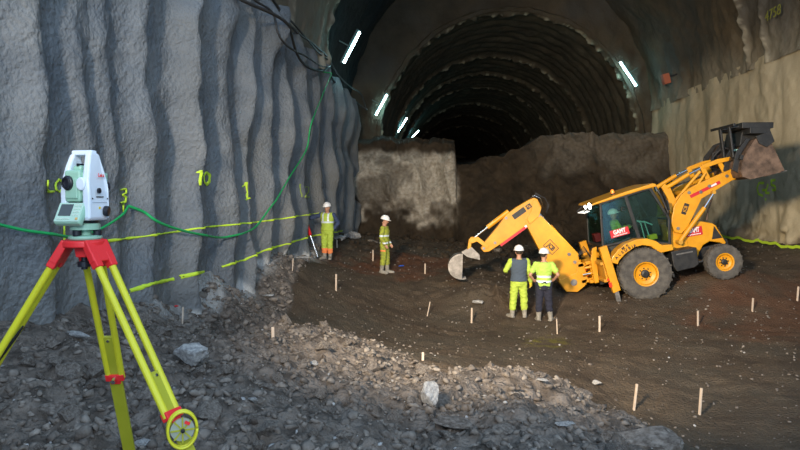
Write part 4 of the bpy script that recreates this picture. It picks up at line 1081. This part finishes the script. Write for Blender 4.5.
# front bucket: curved shell with side plates, clam jaw and folded forks
bk = empty('front_bucket', (0, 0, 0)); bk.parent = jc
outer = [(4.00, 2.45), (3.55, 2.44), (3.10, 2.47), (2.94, 2.56), (2.92, 2.72), (3.00, 2.92), (3.18, 3.18), (3.44, 3.42), (3.72, 3.46)]
inner = [(3.72, 3.43), (3.46, 3.38), (3.22, 3.15), (3.05, 2.90), (2.97, 2.72), (2.99, 2.60), (3.12, 2.52), (3.55, 2.49), (4.00, 2.47)]
MB().prism(outer + inner, -1.14, 1.14).build('bucket_shell', M['rust'], bk, bevel=.004)
for s in (-1, 1):
    MB().prism([(3.98, 2.45), (3.10, 2.46), (2.93, 2.58), (2.95, 2.80), (3.18, 3.18), (3.44, 3.43), (3.76, 3.47), (3.90, 2.85)], s * 1.13, s * 1.16).build('side_plate', M['rust'], bk, bevel=.004)
    MB().prism([(3.46, 3.50), (3.84, 3.54), (3.88, 3.26), (3.66, 3.16), (3.50, 3.30)], s * 1.155, s * 1.20).build('jaw_plate', BK, bk, bevel=.008)
MB().box((3.95, 0, 2.46), (.16, 2.32, .03)).build('cutting_edge', M['steel'], bk)
mb = MB()
for y in (-.95, -.45, .45, .95): mb.prism([(2.94, 2.66), (3.12, 3.16), (3.42, 3.46), (3.34, 3.50), (3.0, 3.22), (2.80, 2.80)], y - .03, y + .03)
mb.box((3.06, 0, 3.05), (.10, 2.2, .12), (0, .6, 0)).cyl((3.1, -.6, 3.06), (3.6, -.6, 3.5), .05).cyl((3.1, .6, 3.06), (3.6, .6, 3.5), .05)
mb.build('back_bracket', BK, bk, bevel=.006)
mb = MB()
for y in (-.86, -.36): mb.bar((2.94, y, 3.10), (3.02, y, 3.90), .12, .05, (1, 0, 0)).bar((3.0, y, 3.88), (3.9, y, 3.74), .12, .05)
mb.bar((3.05, -1.12, 3.92), (3.05, .2, 3.92), .07, .07, (0, 0, 1)).box((3.62, -.45, 3.76), (.78, 1.3, .15), (0, R(14), 0)).box((3.62, -.9, 3.62), (.5, .5, .16), (0, R(14), 0)).box((3.5, -.3, 3.45), (.42, .9, .4), (0, .4, 0))
mb.build('folded_forks', BK, bk, bevel=.01)
MB().tube([(2.8, .1, 2.9), (2.9, .1, 3.3), (3.2, 0, 3.36), (3.5, -.2, 3.3)], .03).tube([(2.7, -.2, 2.85), (2.72, -.25, 3.2), (3.0, -.3, 3.42), (3.3, -.3, 3.2)], .025).build('hose', M['blackrub'], bk, smooth=True)
MB().box((3.17, -.55, 3.26), (.14, .10, .05), (0, .2, 0)).build('valve_block', M['teal'], bk)

# rear frame, stabilisers, boom
MB().box((-.93, 0, .98), (.10, 2.05, .50)).box((-.98, 0, 1.22), (.14, 2.1, .08)).box((-.98, 0, .76), (.14, 2.1, .08)).box((-.75, 0, .82), (.4, .8, .4)).build('rear_frame', DU, jc, bevel=.01)
for s in (-1, 1):
    st = MB().prism([(-1.00, 1.66), (-.80, 1.68), (-.72, .46), (-.92, .42)], s * 1.02, s * 1.18).build('stabiliser', YE, jc, bevel=.012)
    MB().bar((-.83, s * 1.10, .60), (-.83, s * 1.10, .08 if s < 0 else .3), .11, .11, (1, 0, 0)).build('stabiliser_leg', M['steel'], st)
    fz = .03 if s < 0 else .28
    MB().box((-.83, s * 1.10, fz + .02), (.30, .26, .05)).build('foot_pad', M['steel'], st)
    MB().box((-.95, s * 1.19, .66), (.07, .03, .12)).box((-.98, s * 1.19, .80), (.05, .03, .06)).build('tail_lamp', M['tail'] if s < 0 else M['tail'], st)
# levers block and ram beside the kingpost
MB().prism([(-1.02, 1.60), (-.90, 1.62), (-.98, 1.30), (-1.06, .66), (-1.18, .66), (-1.14, 1.30)], -.50, -.42).build('curved_bracket', YE, jc, bevel=.01)
kp_ = MB().box((-1.15, -.05, 1.22), (.22, .60, .09)).box((-1.15, -.05, .70), (.22, .60, .09)).box((-1.30, -.05, 1.18), (.30, .26, .10)).box((-1.30, -.05, .72), (.30, .26, .10)).cyl((-1.36, -.05, .60), (-1.36, -.05, 1.32), .06).box((-1.10, .12, .95), (.12, .14, .44)).box((-1.10, -.24, .95), (.12, .10, .44)).build('kingpost', YE, jc, bevel=.01)
MB().cyl((-1.02, -.36, .92), (-1.42, -.30, .94), .045).cyl((-1.02, -.36, 1.10), (-1.30, -.30, 1.10), .035).build('slew_ram', YE, kp_)
MB().cyl((-1.2, -.37, .93), (-1.40, -.33, .935), .026).build('slew_rod', M['chrome'], kp_)
for k in range(5): MB().tube([(-.98, -.20 + k * .07, 1.20), (-1.12, -.22 + k * .07, 1.52 + .03 * k), (-1.35, -.12 + k * .03, 1.45), (-1.52, -.1 + k * .03, 1.25 + .05 * k)], .014).build('hose', M['blackrub'], jc, smooth=True)
boom = [(-2.01, .88), (-1.90, .62), (-1.66, .54), (-1.48, .66), (-1.42, 1.00), (-1.34, 1.50), (-1.62, 2.00), (-1.93, 2.50), (-2.14, 2.86), (-2.26, 2.92), (-2.52, 2.76), (-2.56, 2.68), (-2.36, 1.86), (-2.15, 1.16)]
bm_ = MB().prism(boom, -.13, .13).build('boom', YE, jc, bevel=.015)
mb = MB()
for y in (-.16, .16):
    mb.prism([(-2.06, .90), (-1.92, .56), (-1.62, .48), (-1.38, .60), (-1.26, .78), (-1.28, 1.22), (-1.40, 1.30), (-1.52, 1.0)], y - .02, y + .02)
mb.build('boom_foot', YE, bm_, bevel=.01)
MB().cyl((-1.66, -.2, .76), (-1.66, .2, .76), .09).build('pivot_pin', M['steel'], bm_)
for (x, z) in ((-2.42, 2.72), (-2.16, 2.80), (-1.60, 1.55), (-1.50, 1.30)): MB().cyl((x, -.17, z), (x, .17, z), .045, n=14).build('pivot_pin', M['steel'], bm_)
MB().box((-2.03, -.133, 1.86), (.36, .006, .27), (0, R(60), 0)).build('logo_plate', BK, bm_)
MB().box((-2.03, -.136, 1.86), (.325, .006, .235), (0, R(60), 0)).build('logo_border', YE, bm_)
text('JCB', .175, BK, bm_, (-2.03, -.141, 1.86), (R(90), R(60), 0), bold=.008, depth=.002, sx=.80)
# boom ram lying along the back of the boom
br = MB().cyl((-1.44, -.0, 1.52), (-1.90, 0, 2.42), .062).build('boom_ram', YE, jc)
MB().cyl((-1.88, 0, 2.38), (-2.16, 0, 2.94), .034).build('ram_rod', M['chrome'], br)
MB().cyl((-1.42, -.1, 1.48), (-1.42, .1, 1.48), .06).build('pivot_pin', M['steel'], br)
MB().cyl((-2.17, -.18, 2.96), (-2.17, .18, 2.96), .045).build('pivot_pin', M['steel'], br)
dip = [(-2.08, 3.24), (-2.02, 3.00), (-2.14, 2.80), (-2.42, 2.66), (-3.10, 2.36), (-3.72, 2.14), (-3.86, 2.16), (-3.92, 2.28), (-3.78, 2.42), (-3.30, 2.78), (-3.02, 3.02), (-2.70, 3.16), (-2.30, 3.28), (-2.16, 3.30)]
dp = MB().prism(dip, -.11, .11).build('dipper', YE, jc, bevel=.012)
MB().box((-2.86, -.115, 2.44), (1.10, .006, .07), (0, R(-22.5), 0)).build('red_stripe', M['red'], dp)
MB().box((-2.52, -.118, 2.60), (.16, .006, .06), (0, R(-22.5), 0)).build('pale_mark', M['white'], dp)
MB().box((-2.66, -.115, 2.98), (.40, .006, .15), (0, R(-22), 0)).build('name_plate', BK, dp)
MB().box((-2.36, -.115, 3.10), (.15, .006, .13), (0, R(-22), 0)).build('logo_plate', BK, dp)
text('JCB', .065, M['yellow'], dp, (-2.36, -.12, 3.10), (R(90), R(22), 0), bold=.002)
for (x, z) in ((-2.16, 2.94), (-2.42, 2.74), (-3.04, 2.94), (-3.84, 2.26), (-3.5, 2.34)): MB().cyl((x, -.14, z), (x, .14, z), .04, n=14).build('pivot_pin', M['steel'], dp)
MB().prism([(-2.14, 3.26), (-2.04, 2.98), (-2.15, 2.78), (-2.44, 2.62), (-2.50, 2.76), (-2.30, 3.0), (-2.24, 3.2)], -.19, -.15).prism([(-2.14, 3.26), (-2.04, 2.98), (-2.15, 2.78), (-2.44, 2.62), (-2.50, 2.76), (-2.30, 3.0), (-2.24, 3.2)], .15, .19).build('knuckle_plate', YE, dp, bevel=.008)
MB().cyl((-2.92, 0, 3.10), (-3.60, 0, 2.80), .066).build('bucket_ram', YE, jc)
MB().cyl((-3.55, 0, 2.82), (-4.12, 0, 2.56), .03).build('bucket_ram_rod', M['chrome'], jc)
for s in (-1, 1): MB().prism([(-4.20, 2.56), (-4.10, 2.64), (-3.92, 2.62), (-3.68, 2.30), (-3.76, 2.24), (-3.98, 2.50), (-4.12, 2.48)], s * .12, s * .16).build('tipping_link', YE, jc, bevel=.008)
MB().prism([(-4.20, 2.56), (-4.10, 2.60), (-4.22, 2.24), (-4.34, 2.20)], -.10, .10).build('tipping_lever', YE, jc, bevel=.008)
for k in range(3): MB().tube([(-2.2, -.05 + k * .05, 3.26), (-2.06, -.05 + k * .05, 3.36 + .03 * k), (-1.86, -.05 + k * .05, 3.22), (-1.80, -.05 + k * .05, 2.98 + .03 * k), (-1.92, -.05 + k * .05, 2.80)], .013).build('hose', M['blackrub'], jc, smooth=True)
MB().tube([(-2.3, -.15, 3.3), (-2.15, -.17, 3.36), (-2.0, -.17, 3.24), (-1.98, -.15, 2.98)], .010).build('hose', M['chrome'], jc, smooth=True)
# digging bucket: curved shell opening towards the machine
t_ = np.linspace(R(72), R(258), 14); bc0 = (-4.56, 1.93)
so = [(bc0[0] + .38 * math.cos(t), bc0[1] + .36 * math.sin(t)) for t in t_]; si = [(bc0[0] + .345 * math.cos(t), bc0[1] + .325 * math.sin(t)) for t in t_]
db = MB().prism(so + si[::-1], -.26, .26).build('digging_bucket', M['steel'], jc, bevel=.004)
for s in (-1, 1): MB().prism(so[:], s * .25, s * .275).build('side_plate', M['steel'], db)
MB().prism([(-4.46, 2.29), (-4.16, 2.38), (-4.00, 2.12), (-4.02, 1.98), (-4.34, 2.14)], -.16, -.12).prism([(-4.46, 2.29), (-4.16, 2.38), (-4.00, 2.12), (-4.02, 1.98), (-4.34, 2.14)], .12, .16).build('bucket_ears', M['steel'], db)
mb = MB()
for y in (-.2, -.07, .07, .2): mb.bar((-4.68, y, 1.58), (-4.52, y, 1.57), .05, .03)
mb.build('teeth', M['steel'], db)

# ------------------------------------------------------------ people
def cap(mb, p0, p1, r0, r1, n=14):
    p0, p1 = Vector(p0), Vector(p1)
    mb.cyl(p0, p1, r0, r1, n); mb.ell(p0, (r0,) * 3, seg=n, rings=8); mb.ell(p1, (r1,) * 3, seg=n, rings=8)
    return mb
def L3(a, b, t): return Vector(a) * (1 - t) + Vector(b) * t
def hand(mb, wrist, d, palmn, curl=.5, s=1):
    d = Vector(d).normalized(); pn = Vector(palmn); pn = (pn - d * pn.dot(d)).normalized(); sd = d.cross(pn)
    w = Vector(wrist)
    for k in range(4):
        o = (k - 1.5) * .0195
        cap(mb, w + d * .01 + sd * o * .6, w + d * .088 + sd * o, .016, .0125, 10)
        L = [.032, .037, .039, .034][k] if s > 0 else [.034, .039, .037, .032][k]
        a = w + d * .090 + sd * o; b = a + (d * math.cos(curl) + pn * math.sin(curl)) * L; c = b + (d * math.cos(2 * curl) + pn * math.sin(2 * curl)) * L * .8
        cap(mb, a, b, .0098, .009, 8); cap(mb, b, c, .009, .0078, 8)
    a = w + d * .030 + sd * s * .028; b = a + (d * .6 + sd * s * .7 + pn * .3).normalized() * .036; c = b + (d * .85 + sd * s * .1 + pn * .5).normalized() * .030
    cap(mb, a, b, .013, .011, 8); cap(mb, b, c, .011, .009, 8)

def person(loc, rz, pose, outfit, **kw):
    """pose: joints in the figure's own frame (faces -y, its right side is -x)"""
    P = dict(hipL=(.095, 0, .93), hipR=(-.095, 0, .93), kneeL=(.11, -.01, .50), kneeR=(-.11, -.01, .50), ankL=(.12, .02, .09), ankR=(-.12, .02, .09),
             toeL=(.15, -.17, .04), toeR=(-.15, -.17, .04), shL=(.195, 0, 1.42), shR=(-.195, 0, 1.42), elL=(.25, .02, 1.13), elR=(-.25, .02, 1.13),
             wrL=(.26, -.05, .88), wrR=(-.26, -.05, .88), hdL=None, hdR=None, look=0.0, nod=0.0, hx=0.0)
    P.update(pose); P = {k: (Vector(v) if isinstance(v, tuple) else v) for k, v in P.items()}
    e = empty('person', loc, rot=(0, 0, rz), **kw)
    hc = Vector((P['hx'], -.015, 1.645)); hr = Euler((P['nod'], 0, P['look'])).to_matrix()
    H = lambda x, y, z: hc + hr @ Vector((x, y, z))
    def torso(g=0.0, z0=.80, z1=1.52):
        rg = [(.82, .150, .105), (.92, .165, .115), (1.02, .150, .108), (1.12, .146, .105), (1.26, .168, .118), (1.36, .180, .115), (1.43, .165, .095), (1.47, .10, .075), (1.50, .062, .062)]
        rg = [(z, a + g, b + g) for z, a, b in rg if z0 <= z <= z1]
        return [(0, 0, z, a, b) for z, a, b in rg]
    b = MB().rings(torso(), 20)
    cap(b, (0, .01, 1.46), H(0, .015, -.06), .058, .055)
    b.ell(hc, (.078, .095, .115), (P['nod'], 0, P['look'])); b.ell(H(0, -.03, -.065), (.055, .062, .06), (P['nod'], 0, P['look']))
    cap(b, H(0, -.090, .012), H(0, -.112, -.022), .011, .016, 8)
    for s in (-1, 1): b.ell(H(s * .078, .01, -.01), (.012, .022, .034), (P['nod'], 0, P['look']))
    b.ell(H(0, -.088, -.062), (.026, .012, .010), (P['nod'], 0, P['look'])); b.ell(H(0, -.085, .030), (.05, .014, .012), (P['nod'], 0, P['look']))
    for s, q in ((1, 'L'), (-1, 'R')):
        cap(b, (s * .10, 0, 1.40), P['sh' + q], .07, .056); cap(b, P['sh' + q], P['el' + q], .052, .041); cap(b, P['el' + q], P['wr' + q], .040, .028)
        cap(b, P['hip' + q], P['knee' + q], .088, .056); cap(b, P['knee' + q], P['ank' + q], .056, .040); cap(b, P['ank' + q], P['toe' + q], .042, .03)
        d = P['hd' + q] or (P['wr' + q] - P['el' + q])
        hand(b, P['wr' + q], d, P.get('pn' + q, Vector((-s, 0, 0.01))), P.get('curl' + q, .45), s)
    skinb = remesh(b, 'body', .0085, M['skin'], e, smooth=3)
    eye = MB()
    for s in (-1, 1): eye.ell(H(s * .031, -.086, .012), (.011, .008, .008), seg=10, rings=6)
    eye.build('eyes', M['hair'], e, smooth=True)
    MB().ell(H(0, .022, .022), (.085, .088, .10), (P['nod'], 0, P['look'])).build('hair', M['hair'], e, smooth=True)
    # helmet: dome, rim, peak
    hm = empty('hard_hat', H(0, 0, .055), rot=(P['nod'], 0, P['look'])); hm.parent = e
    d = MB(); d.rings([(0, .005, 0, .116, .138), (0, .005, .03, .117, .138), (0, .005, .07, .105, .124), (0, .005, .10, .080, .095), (0, .005, .122, .045, .055), (0, .005, .13, .012, .015)], 28)
    d.rings([(0, 0, -.012, .128, .152), (0, 0, .004, .128, .152)], 28)
    d.rings([(0, -.10, -.018, .090, .095), (0, -.10, -.004, .088, .092)], 24)
    d.bar((0, .09, .106), (0, -.07, .112), .03, .02); d.bar((.05, .08, .095), (.05, -.06, .10), .016, .016); d.bar((-.05, .08, .095), (-.05, -.06, .10), .016, .016)
    d.build('dome', M['helmet'], hm, smooth=False, bevel=.003)
    o = outfit
    # trousers
    t = MB(); t.rings([(0, 0, z, a + .026, c + .028) for z, a, c in ((.80, .150, .11), (.88, .165, .12), (.98, .160, .118), (1.04, .148, .108))], 20)
    for q in 'LR':
        k = P['knee' + q]; cap(t, P['hip' + q], k, .115, .092)
        endp = L3(k, P['ank' + q], o.get('tlen', .55)); cap(t, k, endp, .092, .088)
    remesh(t, 'trousers', .012, o['tm'], e, matfn=o.get('tfn'), wrinkle=.012)
    # boots
    for q in 'LR':
        bt = MB(); k, an, to = P['knee' + q], P['ank' + q], P['toe' + q]
        cap(bt, L3(k, an, .25), an, .076, .060); cap(bt, an + Vector((0, .02, -.02)), to, .056, .046); bt.box(((an.x + to.x) / 2, (an.y + to.y) / 2 + .01, min(an.z, to.z + .05) - .065), (.10, .29, .03), (0, 0, math.atan2(to.x - an.x, -(to.y - an.y))))
        remesh(bt, 'boot', .012, M['boot'], e, smooth=3)
    # upper garment with sleeves
    j = MB(); j.rings(torso(.034, o.get('jz', .90), 1.47), 20); cap(j, (0, .0, 1.42), (0, 0, 1.455), .085, .075)
    for s, q in ((1, 'L'), (-1, 'R')):
        cap(j, (s * .10, 0, 1.40), P['sh' + q], .082, .070)
        if o.get('short'): cap(j, P['sh' + q], L3(P['sh' + q], P['el' + q], .62), .070, .072)
        else: cap(j, P['sh' + q], P['el' + q], .080, .066); cap(j, P['el' + q], L3(P['el' + q], P['wr' + q], .9), .066, .054)
    remesh(j, o.get('jname', 'jacket'), .011, o['jm'], e, matfn=o.get('jfn'), wrinkle=.010)
    if 'vm' in o:
        v = MB(); v.rings(torso(.052, .88, 1.47), 20)
        for s, q in ((1, 'L'), (-1, 'R')): cap(v, (s * .10, 0, 1.40), L3((s * .10, 0, 1.40), P['sh' + q], .75), .095, .085)
        remesh(v, o.get('vname', 'vest'), .011, o['vm'], e, matfn=o.get('vfn'), wrinkle=.006)
    if 'gloves' in o:
        for q in o['gloves']:
            s = 1 if q == 'L' else -1; g = MB(); w = P['wr' + q]; dd_ = (P['hd' + q] or (w - P['el' + q])).normalized()
            cap(g, w - dd_ * .02, w + dd_ * .02, .042, .042); hand(g, w, dd_, P.get('pn' + q, Vector((-s, 0, .01))), P.get('curl' + q, .45), s); cap(g, w + dd_ * .05 - dd_ * .02, w + dd_ * .09, .036, .034)
            remesh(g, 'glove', .009, M['glove'], e, smooth=2)
    return e, P
def stand(px, py, Yq):
    p = at(px, py, Yq); p.z = g1(p.x, p.y); return p

# left worker leaning one hand on the detector against the wall
def vestA(c): return 1 if (1.16 < c.z < 1.215 or (c.z > 1.2 and .065 < abs(c.x) < .115)) else 0
pA = stand(327.5, 262, 19.6)
eA, PA = person(pA, R(-14), dict(shR=(-.20, 0, 1.42), elR=(-.46, -.02, 1.34), wrR=(-.70, -.05, 1.28), hdR=(-.6, -.1, -.6), pnR=(0, 0, -1), curlR=.8, elL=(.32, .12, 1.16), wrL=(.20, .06, .98), hdL=(-.6, -.3, -.4), look=-.1, nod=.1,
             kneeL=(.10, -.02, .50), kneeR=(-.10, -.02, .50), ankL=(.095, 0, .09), ankR=(-.095, 0, .09)),
           dict(tm=[M['hivis'], M['orange']], tlen=.60, tfn=lambda c: 1 if c.z < .36 else 0, jm=M['navy'], jname='sweater', vm=[M['hivis'], M['silver']], vfn=vestA),
           label='worker facing the camera in lime vest over navy sweater beside the left wall', cat='person')
hw = eA.matrix_basis @ (PA['wrR'] + Vector((-.03, -.01, -.06)))
hw = Matrix.Rotation(R(-14), 4, 'Z') @ (PA['wrR'] + Vector((-.035, -.02, -.05))); hw = Vector(pA) + hw
gx, gy = hw.x + .42, hw.y - .05; gp = Vector((gx, gy, g1(gx, gy) + .03))
dt = empty('metal_detector', gp, label='red handled pole detector standing at the left worker hand', cat='detector')
v = hw - gp; ax_ = v.normalized(); Lt = v.length
MB().cyl(ax_ * .03, ax_ * (Lt - .35), .016).build('pole', M['chrome'], dt)
MB().cyl(ax_ * (Lt - .50), ax_ * (Lt - .02), .055, .07).ell(ax_ * (Lt - .02), (.062, .062, .062)).build('grip_housing', M['tred'], dt, smooth=True)
MB().cyl(ax_ * (Lt - .02), ax_ * (Lt + .06), .018).build('grip', BK, dt)
mb = MB(); mb.tube([Vector((.17 * math.cos(t), .14 * math.sin(t), .012)) for t in np.linspace(0, 2 * PI, 25)], .02); mb.box((0, 0, .012), (.30, .03, .02)); mb.build('search_coil', BK, dt)

# lone worker in profile
def jackB(c): return 1 if (1.16 < c.z < 1.21 or .94 < c.z < .99) else 0
pB = stand(384.5, 274, 19.3)
person(pB, R(78), dict(look=.05, nod=.22, elR=(-.25, .03, 1.14), wrR=(-.24, -.10, .92), elL=(.25, .03, 1.14), wrL=(.24, -.12, .92), ankR=(-.10, .07, .09), toeR=(-.11, -.12, .04), ankL=(.10, -.06, .09), toeL=(.11, -.25, .04),
       kneeR=(-.10, -.0, .50), kneeL=(.10, -.05, .50), hx=0),
       dict(tm=[M['hivisdirty'], M['orange']], tlen=.45, tfn=lambda c: 1 if (.70 < c.z < .745 and c.x < -.15) else 0, jm=[M['hivisdirty'], M['silver']], jfn=jackB, jz=.82),
       label='lone worker seen from the side in soiled lime suit with silver bands', cat='person')

# pair with their backs to the camera
pC = stand(518.5, 320, 15.6)
person(pC, R(184), dict(look=-.05, elR=(-.26, .04, 1.15), wrR=(-.30, -.02, .89), elL=(.34, .06, 1.20), wrL=(.28, -.20, 1.14), hdL=(-.3, -1, .1), kneeL=(.13, -.01, .50), kneeR=(-.13, -.01, .50), ankL=(.16, .0, .09), ankR=(-.15, .0, .09),
                        toeL=(.24, -.15, .04), toeR=(-.20, -.17, .04)),
       dict(tm=M['hivis'], tlen=.60, jm=[M['hivis'], M['hivisdirty']], jfn=lambda c: 1 if abs(c.x) > .2 and 1.0 < c.z < 1.05 else 0, vm=M['slate'], vname='vest', gloves='R'),
       label='worker seen from behind in slate vest and lime trousers', cat='person')
def teeD(c): return 1 if (1.09 < c.z < 1.145 or .975 < c.z < 1.03) and abs(c.x) < .245 else 0
pD = stand(543.5, 320.5, 15.5)
eD, PD = person(pD, R(176), dict(look=-.75, nod=.05, elR=(-.33, .10, 1.17), wrR=(-.25, -.10, 1.02), hdR=(.7, -.6, 0), elL=(.34, .06, 1.15), wrL=(.23, -.06, 1.00), hdL=(-.8, -.5, 0), kneeL=(.11, -.0, .50), kneeR=(-.12, -.03, .50),
                                  ankL=(.12, .0, .09), ankR=(-.17, -.02, .09), toeR=(-.26, -.16, .04)),
       dict(tm=M['darknavy'], tlen=.50, jm=[M['hivistee'], M['silver']], jfn=teeD, short=True, jname='t_shirt', jz=.82),
       label='worker seen from behind in lime t-shirt with silver bands and dark trousers', cat='person')

# driver in the cab
op = empty('person', (0, 0, 0), label='driver in lime jacket sitting inside the cab', cat='person')
cx0 = jc.matrix_basis
op.location = Vector((5.69, 17.55, .645)) + Matrix.Rotation(-PITCH, 3, 'Y') @ Vector((-.18, 0, 1.60)); op.rotation_euler = (0, -PITCH, 0)
b = MB(); b.rings([(0, 0, .02, .12, .17), (0, 0, .15, .11, .155), (0, 0, .30, .115, .165), (0, 0, .45, .12, .185), (.01, 0, .52, .10, .17), (.02, 0, .56, .06, .09)], 18)
cap(b, (.02, 0, .54), (.03, 0, .64), .055, .052); b.ell((.04, 0, .70), (.095, .078, .112)); cap(b, (.125, 0, .70), (.145, 0, .675), .011, .014, 8)
for s in (-1, 1):
    cap(b, (.02, s * .20, .48), (.10, s * .26, .24), .052, .042); cap(b, (.10, s * .26, .24), (.36, s * .20, .30), .04, .028); hand(b, (.36, s * .20, .30), (1, 0, .2), (0, 0, -1), .6, -s)
    cap(b, (.02, s * .10, .06), (.44, s * .14, .10), .085, .06); cap(b, (.44, s * .14, .10), (.54, s * .14, -.20), .055, .042); cap(b, (.54, s * .14, -.2), (.66, s * .14, -.21), .04, .035)
remesh(b, 'body', .010, M['skin'], op, smooth=2)
j = MB(); j.rings([(0, 0, .03, .14, .19), (0, 0, .15, .13, .175), (0, 0, .30, .135, .185), (0, 0, .45, .14, .205), (.01, 0, .53, .11, .18), (.02, 0, .57, .07, .09)], 18)
for s in (-1, 1): cap(j, (.02, s * .20, .48), (.10, s * .26, .24), .068, .056); cap(j, (.10, s * .26, .24), (.33, s * .21, .295), .055, .044)
remesh(j, 'jacket', .012, M['hivis'], op, wrinkle=.008)
j = MB()
for s in (-1, 1): cap(j, (.0, s * .09, .07), (.44, s * .14, .10), .10, .076); cap(j, (.44, s * .14, .10), (.53, s * .14, -.16), .072, .062)
remesh(j, 'trousers', .014, M['darknavy'], op, wrinkle=.008)
hm = empty('hard_hat', (.035, 0, .755)); hm.parent = op
MB().rings([(0, 0, 0, .138, .116), (0, 0, .03, .138, .117), (0, 0, .07, .124, .105), (0, 0, .10, .095, .08), (0, 0, .122, .055, .045), (0, 0, .13, .015, .012)], 24).rings([(.03, 0, -.012, .17, .128), (.03, 0, .003, .17, .128)], 24).build('dome', M['helmet'], hm)
# lamp light thrown backwards from the cab roof
lamp('work_lamp_light', 'SPOT', tuple(Vector((5.69, 17.55, .645)) + Matrix.Rotation(-PITCH, 3, 'Y') @ Vector((-1.05, -.62, 2.74))), (2.0, 17.2, .8), 60, (1.0, .9, .75), spot_size=R(100), spot_blend=.8, shadow_soft_size=.08)
